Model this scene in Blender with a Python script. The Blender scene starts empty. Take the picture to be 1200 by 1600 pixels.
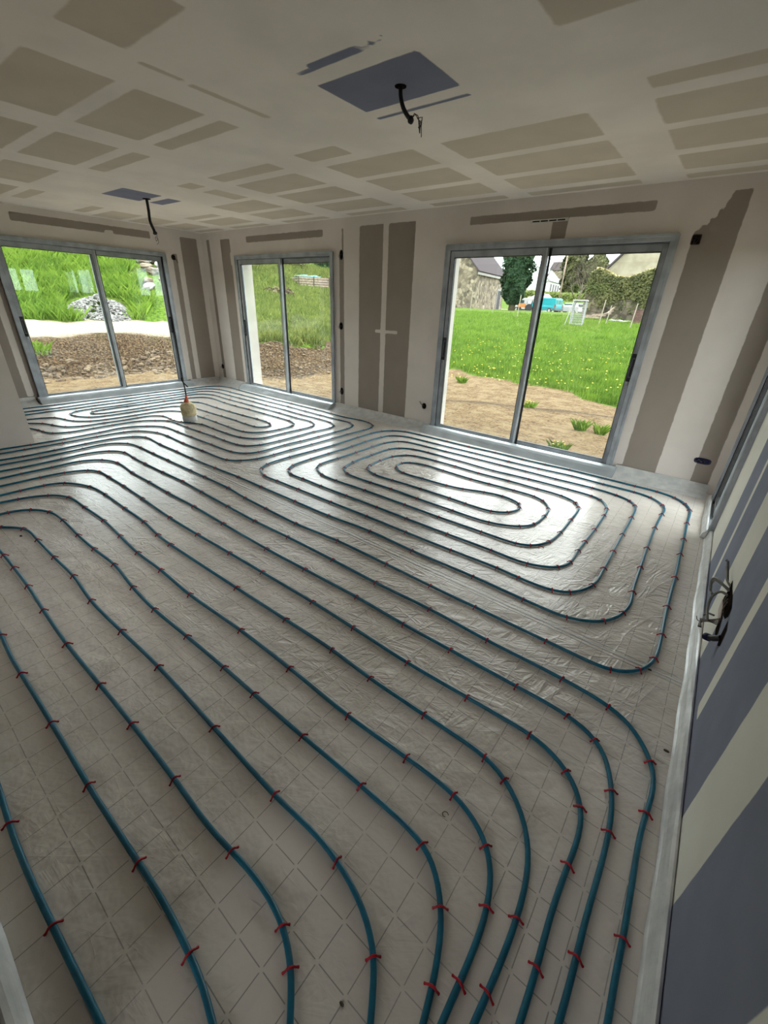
import bpy, math, random
import numpy as np
from mathutils import Vector, Matrix
random.seed(7); RNG = np.random.default_rng(7)
S = bpy.context.scene
COL = S.collection

# ------------------------------------------------------------------ camera, world, exposure
CAM_H = 1.53
F_PX = 650.91                                   # focal length in pixels of the 1200x1600 frame
RX = Vector((0.7835271, 0.6203132, 0.0360100))
UP = Vector((-0.3032484, 0.3311681, 0.8935145))
FW = Vector((-0.5423335, 0.7110128, -0.4475882))
cd = bpy.data.cameras.new('camera'); cam = bpy.data.objects.new('camera', cd); COL.objects.link(cam)
cd.sensor_fit = 'VERTICAL'; cd.sensor_height = 24.0; cd.lens = 24.0*F_PX/1600.0
cd.clip_start = 0.02; cd.clip_end = 600
m = Matrix.Identity(4)
for i in range(3):
    m[i][0] = RX[i]; m[i][1] = UP[i]; m[i][2] = -FW[i]
m[2][3] = CAM_H
cam.matrix_world = m
S.camera = cam
S.view_settings.view_transform = 'Standard'; S.view_settings.look = 'None'
S.view_settings.gamma = 1.0; S.view_settings.use_curve_mapping = False
S.view_settings.exposure = 2.72
W = bpy.data.worlds.new('overcast_sky'); S.world = W; W.use_nodes = True
wn = W.node_tree; wn.nodes.clear()
def wnode(t): return wn.nodes.new(t)
_o = wnode('ShaderNodeOutputWorld'); _b = wnode('ShaderNodeBackground'); _tc = wnode('ShaderNodeTexCoord')
_n = wnode('ShaderNodeTexNoise'); _n.inputs['Scale'].default_value = 2.2; _n.inputs['Detail'].default_value = 6
_r = wnode('ShaderNodeValToRGB'); _r.color_ramp.elements[0].position = .35; _r.color_ramp.elements[1].position = .65
_r.color_ramp.elements[0].color = (.84, .90, .97, 1); _r.color_ramp.elements[1].color = (1.0, .98, .95, 1)
wn.links.new(_tc.outputs['Generated'], _n.inputs['Vector']); wn.links.new(_n.outputs['Fac'], _r.inputs['Fac'])
wn.links.new(_r.outputs['Color'], _b.inputs['Color']); _b.inputs['Strength'].default_value = 1.15
wn.links.new(_b.outputs[0], _o.inputs[0])
sd = bpy.data.lights.new('sun', 'SUN'); sd.energy = 0.35; sd.angle = math.radians(35); sd.color = (1, .96, .9)
so = bpy.data.objects.new('sun', sd); COL.objects.link(so); so.location = (-3, 0, 30)
so.rotation_euler = Vector((.35, .30, 1)).to_track_quat('Z', 'Y').to_euler()

# ------------------------------------------------------------------ material helpers
def new_mat(name):
    mt = bpy.data.materials.new(name); mt.use_nodes = True
    nt = mt.node_tree; b = nt.nodes['Principled BSDF']
    return mt, nt, b
def N(nt, t, **kw):
    n = nt.nodes.new(t)
    for k, v in kw.items(): setattr(n, k, v)
    return n
def L(nt, a, b): nt.links.new(a, b)
def math_n(nt, op, a, b=None, clamp=False):
    n = N(nt, 'ShaderNodeMath', operation=op, use_clamp=clamp)
    for i, v in enumerate((a, b)):
        if v is None: continue
        if isinstance(v, (int, float)): n.inputs[i].default_value = v
        else: L(nt, v, n.inputs[i])
    return n.outputs[0]
def mix_n(nt, f, a, b):
    n = N(nt, 'ShaderNodeMix', data_type='RGBA')
    for i, v in ((0, f), (6, a), (7, b)):
        if isinstance(v, tuple): n.inputs[i].default_value = v + (1,) if len(v) == 3 else v
        elif isinstance(v, (int, float)): n.inputs[i].default_value = v
        else: L(nt, v, n.inputs[i])
    return n.outputs[2]
def noise_n(nt, scale, detail=3, vec=None, rough=.5, dist=0):
    n = N(nt, 'ShaderNodeTexNoise'); n.inputs['Scale'].default_value = scale; n.inputs['Detail'].default_value = detail
    n.inputs['Roughness'].default_value = rough; n.inputs['Distortion'].default_value = dist
    if vec is None: vec = N(nt, 'ShaderNodeNewGeometry').outputs['Position']
    L(nt, vec, n.inputs['Vector']); return n.outputs['Fac']
def ramp(nt, v, a, b, lo=0., hi=1., smooth=True):
    n = N(nt, 'ShaderNodeMapRange', interpolation_type='SMOOTHSTEP' if smooth else 'LINEAR')
    n.inputs['From Min'].default_value = a; n.inputs['From Max'].default_value = b
    n.inputs['To Min'].default_value = lo; n.inputs['To Max'].default_value = hi
    L(nt, v, n.inputs['Value']); return n.outputs['Result']
def bump(nt, b, h, strength=.3, dist=.01):
    n = N(nt, 'ShaderNodeBump'); n.inputs['Strength'].default_value = strength; n.inputs['Distance'].default_value = dist
    L(nt, h, n.inputs['Height']); L(nt, n.outputs['Normal'], b.inputs['Normal'])
def mat(name, col, rough=.6, metal=0., var=.08, scale=12., bmp=0., spec=.5, col2=None):
    """a plain surface whose colour wanders a little with a noise"""
    mt, nt, b = new_mat(name)
    f = noise_n(nt, scale)
    c2 = col2 or tuple(min(1, c*(1+2*var)) for c in col); c1 = tuple(c*(1-var) for c in col) if not col2 else col
    L(nt, mix_n(nt, ramp(nt, f, .3, .7), c1, c2), b.inputs['Base Color'])
    b.inputs['Roughness'].default_value = rough; b.inputs['Metallic'].default_value = metal
    b.inputs['Specular IOR Level'].default_value = spec
    if bmp: bump(nt, b, noise_n(nt, scale*4, 4), bmp)
    return mt

def board_mat(name, light, board, blue, soft, amp, nscale):
    """plasterboard: jointing compound over bare board; the attributes hold each patch's outline"""
    mt, nt, b = new_mat(name)
    at = N(nt, 'ShaderNodeAttribute', attribute_name='board'); ab = N(nt, 'ShaderNodeAttribute', attribute_name='blue')
    nz = math_n(nt, 'MULTIPLY', math_n(nt, 'SUBTRACT', noise_n(nt, nscale, 5), .5), amp*2)
    nz2 = math_n(nt, 'MULTIPLY', math_n(nt, 'SUBTRACT', noise_n(nt, nscale*6, 3), .5), amp*.5)
    nn = math_n(nt, 'ADD', nz, nz2)
    ma = ramp(nt, math_n(nt, 'ADD', at.outputs['Fac'], nn), soft, -soft)
    mb = ramp(nt, math_n(nt, 'ADD', ab.outputs['Fac'], math_n(nt, 'MULTIPLY', nn, .5)), soft*.6, -soft*.6)
    l2 = tuple(c*.90 for c in light); big = noise_n(nt, 1.7, 4)
    base = mix_n(nt, ramp(nt, big, .35, .65), light, l2)
    bd = mix_n(nt, ramp(nt, noise_n(nt, 3, 4), .3, .7), board, tuple(c*.93 for c in board))
    bl = mix_n(nt, ramp(nt, noise_n(nt, 5, 4), .3, .7), blue, tuple(c*.9 for c in blue))
    c = mix_n(nt, ma, base, bd); c = mix_n(nt, mb, c, bl)
    L(nt, c, b.inputs['Base Color']); b.inputs['Roughness'].default_value = .88
    b.inputs['Specular IOR Level'].default_value = .25
    bump(nt, b, noise_n(nt, 60, 3), .08, .004)
    return mt

WHITE = (.64, .60, .55)
M = {}
M['ceil'] = board_mat('ceiling_board', (.84, .79, .73), (.61, .545, .455), (.20, .215, .30), .009, .009, 9)
M['wall'] = board_mat('wall_board', (.76, .695, .65), (.325, .275, .24), (.19, .20, .28), .004, .008, 12)
M['wall_damp'] = board_mat('moisture_board', (.76, .735, .66), (.33, .29, .25), (.22, .235, .305), .005, .010, 9)
M['reveal'] = mat('render_coat', (.40, .375, .34), .9, var=.04, scale=3, bmp=.1)
M['concrete'] = mat('concrete', (.35, .34, .32), .9, var=.1)
M['alu'] = mat('filmed_aluminium', (.34, .365, .40), .42, .25, var=.12, scale=7, bmp=.03)
M['alu_dark'] = mat('dark_aluminium', (.10, .11, .125), .4, .3, var=.1)
M['alu_light'] = mat('bare_aluminium_edge', (.52, .55, .58), .28, .6, var=.05)
M['black'] = mat('black_rubber', (.012, .012, .014), .55, var=.2, scale=40)
M['steel'] = mat('bright_steel', (.6, .6, .6), .25, .9, var=.05)
M['pipe'] = mat('blue_heating_pipe', (.003, .100, .165), .38, var=.10, scale=25, spec=.4)
M['clip'] = mat('red_plastic', (.30, .004, .014), .5, var=.2, scale=30, spec=.3)
M['red'] = mat('orange_red_plastic', (.62, .10, .05), .5, var=.1)
M['cream'] = mat('expanding_foam', (.66, .56, .34), .8, var=.15, scale=22, bmp=.6)
M['white'] = mat('white_plastic', (.62, .62, .60), .5, var=.05)
M['grey_cable'] = mat('grey_cable', (.16, .155, .135), .5, var=.1)
M['brown_cable'] = mat('brown_wire', (.045, .025, .018), .5, var=.3, scale=60)
M['navy'] = mat('dark_blue_box', (.012, .016, .05), .6, var=.2, spec=.15)
M['cavity'] = mat('dark_cavity', (.014, .010, .009), 1., var=.3, spec=0.)
M['crumb'] = mat('dirt_crumb', (.05, .04, .025), .9, var=.3, scale=90)

def glass_mat():
    mt, nt, b = new_mat('window_glass'); nt.nodes.remove(b)
    out = nt.nodes['Material Output']
    tr = N(nt, 'ShaderNodeBsdfTransparent'); tr.inputs[0].default_value = (.93, .965, .95, 1)
    gl = N(nt, 'ShaderNodeBsdfGlossy'); gl.inputs['Roughness'].default_value = .01; gl.inputs[0].default_value = (.9, 1, .97, 1)
    g = N(nt, 'ShaderNodeNewGeometry'); dt = N(nt, 'ShaderNodeVectorMath', operation='DOT_PRODUCT')
    L(nt, g.outputs['Incoming'], dt.inputs[0]); L(nt, g.outputs['Normal'], dt.inputs[1])
    k = math_n(nt, 'SUBTRACT', 1., math_n(nt, 'ABSOLUTE', dt.outputs['Value']), True)
    fres = math_n(nt, 'ADD', .03, math_n(nt, 'MULTIPLY', math_n(nt, 'POWER', k, 5.), .9), True)
    mx = N(nt, 'ShaderNodeMixShader')
    L(nt, fres, mx.inputs[0]); L(nt, tr.outputs[0], mx.inputs[1]); L(nt, gl.outputs[0], mx.inputs[2])
    L(nt, mx.outputs[0], out.inputs[0]); return mt
M['glass'] = glass_mat()

def floor_mat():
    mt, nt, b = new_mat('foil_over_grid')
    pos = N(nt, 'ShaderNodeNewGeometry').outputs['Position']
    sp = N(nt, 'ShaderNodeSeparateXYZ'); L(nt, pos, sp.inputs[0])
    def cell(v, off):   # distance in metres to the nearest 10 cm line
        a = math_n(nt, 'MULTIPLY', math_n(nt, 'SUBTRACT', v, off), 10.)
        fr = math_n(nt, 'FRACT', math_n(nt, 'ADD', a, 100.5))
        return math_n(nt, 'MULTIPLY', math_n(nt, 'ABSOLUTE', math_n(nt, 'SUBTRACT', fr, .5)), .1)
    wob = math_n(nt, 'MULTIPLY', math_n(nt, 'SUBTRACT', noise_n(nt, 3, 2), .5), .008)
    dx = cell(math_n(nt, 'ADD', sp.outputs[0], wob), .033); dy = cell(math_n(nt, 'ADD', sp.outputs[1], wob), .075)
    def line(d, o): return math_n(nt, 'MULTIPLY', ramp(nt, d, .0020, .0007), ramp(nt, o, .005, .009))
    ln = math_n(nt, 'MAXIMUM', line(dx, dy), line(dy, dx))
    fade = ramp(nt, noise_n(nt, 2.3, 3), .3, .6, .55, 1.)
    ln = math_n(nt, 'MULTIPLY', ln, fade)
    base = mix_n(nt, ramp(nt, noise_n(nt, 1.1, 4), .35, .65), (.62, .565, .51), (.72, .665, .615))
    c = mix_n(nt, math_n(nt, 'MULTIPLY', ln, .75), base, (.17, .165, .155))
    # welded seam of two foil sheets
    sy = math_n(nt, 'ABSOLUTE', math_n(nt, 'SUBTRACT', sp.outputs[1], math_n(nt, 'ADD', 1.975, math_n(nt, 'MULTIPLY', wob, 3))))
    seam = ramp(nt, sy, .012, .003)
    sy2 = math_n(nt, 'ABSOLUTE', math_n(nt, 'SUBTRACT', sy, .028)); seam2 = ramp(nt, sy2, .006, .001)
    c = mix_n(nt, math_n(nt, 'MULTIPLY', math_n(nt, 'MAXIMUM', seam, seam2), .55), c, (.84, .84, .82))
    L(nt, c, b.inputs['Base Color'])
    b.inputs['Roughness'].default_value = .40; b.inputs['Specular IOR Level'].default_value = .55
    b.inputs['Coat Weight'].default_value = .75; b.inputs['Coat Roughness'].default_value = .22
    # wrinkles: crumpled foil, strongest between the two spirals
    def wr(rot, sc, det=4):
        m0 = N(nt, 'ShaderNodeMapping'); m0.inputs['Rotation'].default_value = (0, 0, rot); L(nt, pos, m0.inputs['Vector'])
        mp = N(nt, 'ShaderNodeMapping'); mp.inputs['Scale'].default_value = sc; L(nt, m0.outputs[0], mp.inputs['Vector'])
        return noise_n(nt, 1., det, mp.outputs[0], .55, .6)
    w1 = wr(.95, (8.5, 1.5, 1)); w2 = wr(.25, (8, 1.3, 1)); w4 = wr(1.5, (10, 2.0, 1)); w3 = noise_n(nt, 4.5, 4)
    ridge = lambda v: math_n(nt, 'SUBTRACT', 1., math_n(nt, 'MULTIPLY', math_n(nt, 'ABSOLUTE', math_n(nt, 'SUBTRACT', v, .5)), 5.), True)
    wsum = math_n(nt, 'MAXIMUM', math_n(nt, 'MAXIMUM', ridge(w1), ridge(w2)), ridge(w4))
    cx = math_n(nt, 'SUBTRACT', sp.outputs[0], -3.1); cy = math_n(nt, 'SUBTRACT', sp.outputs[1], 2.5)
    rr = math_n(nt, 'SQRT', math_n(nt, 'ADD', math_n(nt, 'POWER', math_n(nt, 'ABSOLUTE', math_n(nt, 'MULTIPLY', cx, .55)), 2.), math_n(nt, 'POWER', math_n(nt, 'ABSOLUTE', cy), 2.)))
    reg = ramp(nt, math_n(nt, 'ADD', rr, math_n(nt, 'MULTIPLY', noise_n(nt, 1.4, 3), .8)), 1.2, 2.6, 1., .05)
    hh = math_n(nt, 'ADD', math_n(nt, 'MULTIPLY', math_n(nt, 'MULTIPLY', wsum, reg), 1.2), math_n(nt, 'ADD', math_n(nt, 'MULTIPLY', w3, .9), math_n(nt, 'MULTIPLY', math_n(nt, 'MAXIMUM', seam, seam2), .5)))
    bump(nt, b, hh, 1., .036)
    return mt
M['floor'] = floor_mat()
def foil_mat():
    mt, nt, b = new_mat('edge_foam_strip')
    f = noise_n(nt, 14, 5)
    L(nt, mix_n(nt, ramp(nt, f, .3, .7), (.52, .53, .53), (.66, .66, .65)), b.inputs['Base Color'])
    b.inputs['Roughness'].default_value = .32; b.inputs['Coat Weight'].default_value = .4; b.inputs['Coat Roughness'].default_value = .2
    bump(nt, b, noise_n(nt, 30, 5), .35, .006); return mt
M['foil'] = foil_mat()
M['foil_grey'] = mat('grey_foil_roll', (.37, .40, .42), .27, .15, var=.08, scale=5, bmp=.05)

# ------------------------------------------------------------------ mesh helpers
class MB:
    def __init__(s): s.v = []; s.f = []
    def add(s, vs, fs):
        o = len(s.v); s.v += [tuple(v) for v in vs]; s.f += [tuple(i+o for i in f) for f in fs]; return s
    def box(s, a, b, M4=None):
        x0, y0, z0 = a; x1, y1, z1 = b
        vs = [Vector(p) for p in ((x0, y0, z0), (x1, y0, z0), (x1, y1, z0), (x0, y1, z0), (x0, y0, z1), (x1, y0, z1), (x1, y1, z1), (x0, y1, z1))]
        if M4 is not None: vs = [M4 @ v for v in vs]
        fs = [(0, 3, 2, 1), (4, 5, 6, 7), (0, 1, 5, 4), (1, 2, 6, 5), (2, 3, 7, 6), (3, 0, 4, 7)]
        if M4 is not None and M4.determinant() < 0: fs = [f[::-1] for f in fs]
        return s.add(vs, fs)
    def prism(s, poly, z0, z1, M4=None):      # poly in xy, counter-clockwise
        n = len(poly); vs = [Vector((x, y, z0)) for x, y in poly] + [Vector((x, y, z1)) for x, y in poly]
        if M4 is not None: vs = [M4 @ v for v in vs]
        return s.add(vs, [tuple(range(n))[::-1], tuple(range(n, 2*n))] + [(i, (i+1) % n, n+(i+1) % n, n+i) for i in range(n)])
    def tube(s, pts, r, seg=8, caps=True):
        pts = [Vector(p) for p in pts]; n = len(pts); rs = r if isinstance(r, (list, tuple)) else [r]*n
        o = len(s.v); prev = None
        for i, p in enumerate(pts):
            t = (pts[min(i+1, n-1)] - pts[max(i-1, 0)]).normalized()
            if prev is None:
                a = Vector((0, 0, 1)) if abs(t.z) < .9 else Vector((1, 0, 0)); u = t.cross(a).normalized()
            else: u = (prev - t*prev.dot(t)).normalized()
            prev = u; w = t.cross(u)
            for k in range(seg):
                q = 2*math.pi*k/seg; s.v.append(tuple(p + (u*math.cos(q) + w*math.sin(q))*rs[i]))
        for i in range(n-1):
            for k in range(seg):
                a = o+i*seg+k; b = o+i*seg+(k+1) % seg; s.f.append((a, b, b+seg, a+seg))
        if caps: s.f.append(tuple(o+k for k in range(seg))[::-1]); s.f.append(tuple(o+(n-1)*seg+k for k in range(seg)))
        return s
    def lathe(s, prof, c=(0, 0, 0), seg=20):
        o = len(s.v); n = len(prof)
        for r, z in prof:
            for k in range(seg):
                q = 2*math.pi*k/seg; s.v.append((c[0]+r*math.cos(q), c[1]+r*math.sin(q), c[2]+z))
        for i in range(n-1):
            for k in range(seg):
                a = o+i*seg+k; b = o+i*seg+(k+1) % seg; s.f.append((a, b, b+seg, a+seg))
        s.f.append(tuple(o+k for k in range(seg))[::-1]); s.f.append(tuple(o+(n-1)*seg+k for k in range(seg))); return s
    def build(s, name, mt, parent=None, smooth=False, at=None, M4=None):
        me = bpy.data.meshes.new(name); vs = s.v
        if at is not None: vs = [(v[0]-at[0], v[1]-at[1], v[2]-at[2]) for v in vs]
        me.from_pydata(vs, [], s.f); me.update()
        if isinstance(mt, str): mt = M[mt]
        me.materials.append(mt)
        if smooth: me.polygons.foreach_set('use_smooth', [True]*len(me.polygons))
        o = bpy.data.objects.new(name, me); COL.objects.link(o)
        if parent is not None: o.parent = parent
        if at is not None: o.location = at
        return o
def tag(o, label=None, cat=None, group=None, kind=None):
    if label: o['label'] = label
    if cat: o['category'] = cat
    if group: o['group'] = group
    if kind: o['kind'] = kind
    return o
def empty(name, loc=(0, 0, 0), rz=0, **kw):
    o = bpy.data.objects.new(name, None); COL.objects.link(o); o.location = loc; o.rotation_euler = (0, 0, rz)
    o.empty_display_size = .1; tag(o, **kw); return o
def struct(o): o['kind'] = 'structure'; return o
def spline(P, step):
    """smooth curve through the points, resampled"""
    P = np.asarray(P, float); d = np.r_[0, np.cumsum(np.maximum(np.linalg.norm(np.diff(P, axis=0), axis=1), 1e-4)**.5)]
    n = len(P); out = []
    T = np.zeros_like(P)
    for i in range(n):
        a = max(i-1, 0); b = min(i+1, n-1); T[i] = (P[b]-P[a])/(d[b]-d[a])
    for i in range(n-1):
        h = d[i+1]-d[i]; ln = np.linalg.norm(P[i+1]-P[i]); k = max(2, int(ln/step))
        for q in range(k):
            t = q/k; out.append((2*t**3-3*t**2+1)*P[i] + (t**3-2*t**2+t)*h*T[i] + (-2*t**3+3*t**2)*P[i+1] + (t**3-t**2)*h*T[i+1])
    out.append(P[-1]); return np.array(out)

# ------------------------------------------------------------------ the room shell
YB = 4.85; XA = -8.03; ZC = 2.517; ZTOP = ZC
def sdf_rects(U, V, rects, cuts=()):
    d = np.full(U.shape, 9.)
    def one(r):
        if len(r) == 4:
            u0, u1, v0, v1 = r; cu, cv, hu, hv = (u0+u1)/2, (v0+v1)/2, (u1-u0)/2, (v1-v0)/2
            a = np.abs(U-cu)-hu; b = np.abs(V-cv)-hv
            return np.minimum(np.maximum(a, b), 0) + np.hypot(np.maximum(a, 0), np.maximum(b, 0))
    for r in rects: d = np.minimum(d, one(r))
    for r in cuts: d = np.maximum(d, -one(r))
    return d
def axis(a, b, step, extra):
    xs = set(np.round(np.linspace(a, b, max(2, int((b-a)/step)+1)), 5)); xs |= {round(e, 5) for e in extra if a <= e <= b}
    xs = sorted(xs); out = [xs[0]]
    for x in xs[1:]:
        if x-out[-1] > 1e-4: out.append(x)
    return np.array(out)
def panel(name, fn, u, v, step, holes, board, blue, cuts, mt, thick, flip):
    """one wall/ceiling: finely gridded inner face with patch outlines as attributes, plus body and reveals"""
    us = axis(u[0], u[1], step, [h[0] for h in holes]+[h[1] for h in holes]); vs = axis(v[0], v[1], step, [h[2] for h in holes]+[h[3] for h in holes])
    U, V = np.meshgrid(us, vs, indexing='ij'); nu, nv = U.shape
    P = fn(U.ravel(), V.ravel(), 0.); idx = np.arange(nu*nv).reshape(nu, nv)
    um = (us[:-1]+us[1:])/2; vm = (vs[:-1]+vs[1:])/2; UM, VM = np.meshgrid(um, vm, indexing='ij'); keep = np.ones(UM.shape, bool)
    for h in holes: keep &= ~((UM > h[0]) & (UM < h[1]) & (VM > h[2]) & (VM < h[3]))
    a = idx[:-1, :-1][keep]; b = idx[1:, :-1][keep]; c = idx[1:, 1:][keep]; d = idx[:-1, 1:][keep]
    F = np.stack([a, d, c, b] if flip else [a, b, c, d], 1).tolist()
    Vv = P.tolist(); n_in = len(Vv)
    us2 = axis(u[0], u[1], 99, [h[0] for h in holes]+[h[1] for h in holes]); vs2 = axis(v[0], v[1], 99, [h[2] for h in holes]+[h[3] for h in holes])
    # outer skin
    U2, V2 = np.meshgrid(us2, vs2, indexing='ij'); P2 = fn(U2.ravel(), V2.ravel(), thick).tolist(); o = len(Vv); Vv += P2
    nv2 = len(vs2)
    for i in range(len(us2)-1):
        for j in range(nv2-1):
            cu, cv = (us2[i]+us2[i+1])/2, (vs2[j]+vs2[j+1])/2
            if any(h[0] < cu < h[1] and h[2] < cv < h[3] for h in holes): continue
            q = [o+i*nv2+j, o+(i+1)*nv2+j, o+(i+1)*nv2+j+1, o+i*nv2+j+1]; F.append(q if flip else q[::-1])
    def strip(p, q, fl):
        o = len(Vv); A = fn(np.array([p[0], q[0], q[0], p[0]]), np.array([p[1], q[1], q[1], p[1]]), np.array([0, 0, thick, thick])).tolist(); Vv.extend(A)
        F.append([o, o+1, o+2, o+3] if fl else [o+3, o+2, o+1, o])
    n_body = len(F)
    for (p, q) in (((u[0], v[0]), (u[1], v[0])), ((u[1], v[0]), (u[1], v[1])), ((u[1], v[1]), (u[0], v[1])), ((u[0], v[1]), (u[0], v[0]))): strip(p, q, flip)
    for h in holes:
        for (p, q) in (((h[0], h[2]), (h[1], h[2])), ((h[1], h[2]), (h[1], h[3])), ((h[1], h[3]), (h[0], h[3])), ((h[0], h[3]), (h[0], h[2]))): strip(p, q, not flip)
    me = bpy.data.meshes.new(name); me.from_pydata(Vv, [], F); me.update()
    me.materials.append(M[mt]); me.materials.append(M['reveal'])
    mi = np.zeros(len(F), int); mi[len(a):] = 1; me.polygons.foreach_set('material_index', mi)
    bd = np.full(len(Vv), 9.); bl = np.full(len(Vv), 9.)
    bd[:n_in] = sdf_rects(U, V, board, cuts).ravel(); bl[:n_in] = sdf_rects(U, V, blue).ravel()
    for nm, arr in (('board', bd), ('blue', bl)):
        at = me.attributes.new(nm, 'FLOAT', 'POINT'); at.data.foreach_set('value', arr.astype('f'))
    o = bpy.data.objects.new(name, me); COL.objects.link(o); return struct(o)

# floor
fl = MB(); fl.box((XA-.3, -.37, -.18), (0.5, YB+.3, 0)); fl.box((-.8, -3.35, -.18), (.5, -.37, 0)); struct(fl.build('floor', 'floor'))

# ceiling patches (bare board between the lines of compound)
rows_far = [(3.08, 3.48), (3.58, 4.00), (4.12, 4.51), (4.65, 4.79)]
cb = []
for x0, x1 in ((-.715, .28), (-2.0, -1.04), (-3.1, -2.23), (-4.36, -3.48), (-5.6, -4.74), (-6.86, -6.0), (-7.9, -7.17)):
    for y0, y1 in rows_far:
        if x1 < -4.7 and x1 > -5 and y0 < 3.5: x0_, x1_ = -4.95, -4.70; cb.append((x0_, x1_, y0, y1)); continue
        if -6.9 < x0 < -6.8 and y0 < 3.8:
            if y0 > 3.5: cb.append((-6.78, -6.04, 3.86, 4.01))
            continue
        cb.append((x0, x1, y0, y1))
cb += [(-.71, .28, 2.81, 2.95), (-1.98, -1.05, 3.19, 3.2), (-3.1, -2.67, 2.74, 2.94), (-4.35, -3.45, 2.77, 2.95), (-4.94, -4.68, 2.79, 2.96), (-7.73, -7.05, 2.79, 2.94)]
for x0, x1 in ((-3.84, -2.96), (-5.05, -4.16), (-6.30, -5.40), (-7.38, -6.62)):
    cb += [(x0, x1, 1.52, 1.93), (x0, x1, 2.03, 2.17), (x0, x1, 1.02, 1.42)]
cb += [(-2.58, -2.05, 1.03, 1.31), (-2.665, -2.63, 1.40, 1.62), (-2.685, -2.64, 1.66, 2.17), (-.93, .28, 1.8, 2.2), (-3.84, -2.96, -.2, .92)]
cuts = [(-6.4, -5.3, 2.0, 2.2)]
cbl = [(-2.095, -1.475, 2.035, 2.425), (-1.99, -1.68, 1.858, 1.918), (-2.09, -1.95, 1.888, 1.918), (-2.10, -1.48, 2.518, 2.550), (-1.66, -1.635, 1.885, 1.91), (-1.62, -1.60, 1.865, 1.905), (-1.585, -1.56, 1.88, 1.90), (-1.55, -1.535, 1.855, 1.88),
       (-6.12, -5.56, 2.54, 2.955), (-6.09, -5.63, 3.06, 3.22)]
panel('ceiling', lambda U, V, t: np.stack([U, V, ZC+t+0*U], 1), (XA-.02, .36), (-.37, YB+.02), .024, [], cb, cbl, cuts, 'ceil', .2, True)

hc = MB(); hc.box((-.8, -3.35, ZC), (.46, -.37, ZC+.2)); struct(hc.build('ceiling_hall', 'reveal'))
# wall with two sliding windows (north)
bB = [(-7.87, -7.785, -.1, 2.41), (-7.45, -7.175, -.1, 2.40), (-6.72, -4.96, 2.325, 2.41), (-4.65, -4.565, -.1, 2.08), (-4.6, -4.57, 2.1, 2.4), (-4.8, -4.6, -.1, .09),
      (-4.28, -3.40, -.1, 2.41), (-3.14, -2.94, -.1, .06), (-2.68, -.9, 2.325, 2.40), (-1.77, -1.625, 2.15, 2.36),
      (-.565, -.26, -.1, 2.16), (-.62, -.26, -.1, .10), (-.53, -.26, 2.1, 2.20), (-.48, -.26, 2.14, 2.245), (-.44, -.26, 2.2, 2.30), (-.405, -.26, 2.26, 2.36), (-.385, -.26, 2.3, 2.42), (.04, .185, -.1, 2.40)]
cB = [(-3.885, -3.80, .08, 2.6), (-3.98, -3.6, 1.165, 1.205), (-7.2, -7.1, 2.02, 2.2), (-1.72, -1.71, 2.36, 2.37)]
hB = [(-7.04, -4.76, -.05, 2.145), (-2.93, -.665, -.05, 2.145)]
panel('wall_north', lambda U, V, t: np.stack([U, YB+t+0*U, V], 1), (XA-.02, .27), (-.05, ZC+.02), .02, hB, bB, [], cB, 'wall', .30, False)
# west wall with one sliding window
bA = [(2.13, 3.95, 2.335, 2.435), (4.27, 4.355, -.1, 2.16), (4.45, 4.755, -.1, 2.42), (4.13, 4.42, -.1, .09), (1.765, 1.84, -.1, 2.2), (.8, 1.685, -.1, 2.4), (1.6, 1.84, -.1, .1)]
cA = [(3.27, 3.39, 2.3, 2.375)]
hA = [(1.83, 4.135, -.05, 2.15)]
panel('wall_west', lambda U, V, t: np.stack([XA-t+0*U, U, V], 1), (-.37, YB+.3), (-.05, ZC+.02), .022, hA, bA, [], cA, 'wall', .30, False)
# east wall: blue moisture board with cream joints, slightly out of square
def rx(y): return .352 - .075*(y+.5)/5.35
blR = [(2.865, 3.2, .0, 2.4), (2.45, 2.80, .0, 2.4), (1.735, 2.115, .0, 2.4), (1.24, 1.65, .0, 2.4), (.555, .955, .0, 2.4), (.02, .47, 0, 2.4), (-.6, -.1, 0, 2.4), (-1.2, -.7, 0, 2.4),
       (2.80, 2.865, -.1, .10), (1.65, 1.735, -.1, .115), (.47, .555, -.1, .11)]
bR = []
hR = [(3.76, 4.62, -.05, 2.15)]
panel('wall_east', lambda U, V, t: np.stack([rx(U)+t, U, V], 1), (-3.2, YB), (-.05, ZC+.02), .02, hR, bR, blR, [], 'wall_damp', .12, False)
# south wall beside the opening the photographer stands in, with an unseen hall added behind it for daylight
bS = [(-5.2, -4.7, -.1, 2.4), (-3.9, -3.0, -.1, 2.4), (-2.4, -1.6, -.1, 2.4), (-1.12, -.78, -.1, 2.4)]
panel('wall_south', lambda U, V, t: np.stack([U, -.25-t+0*U, V], 1), (XA, -.66), (-.05, ZC+.02), .04, [(-3.1, -2.3, 1.15, 2.05)], bS, [], [], 'wall', .12, True)  # the hole is an added, unseen opening that lets in fill daylight
panel('wall_hall', lambda U, V, t: np.stack([U, -3.15-t+0*U, V], 1), (-.78, .36), (-.05, ZC+.02), .05, [(-.62, .12, 0, 2.15)], [], [], [], 'wall', .2, True)  # unseen hall end, its opening added to bring daylight from behind
panel('wall_hall_west', lambda U, V, t: np.stack([-.66-t+0*U, U, V], 1), (-3.15, -.25), (-.05, ZC+.02), .05, [], [], [], [], 'wall', .12, True)
# partition end that hides the far left corner
bP = [(-.2, .80, -.1, 2.4)]
def fP(U, V, t): return np.stack([-5.84-t+0*U, U, V], 1)
panel('wall_partition', fP, (-.25, 1.15), (-.05, ZC+.02), .03, [], bP, [], [], 'wall', .12, False)

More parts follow.
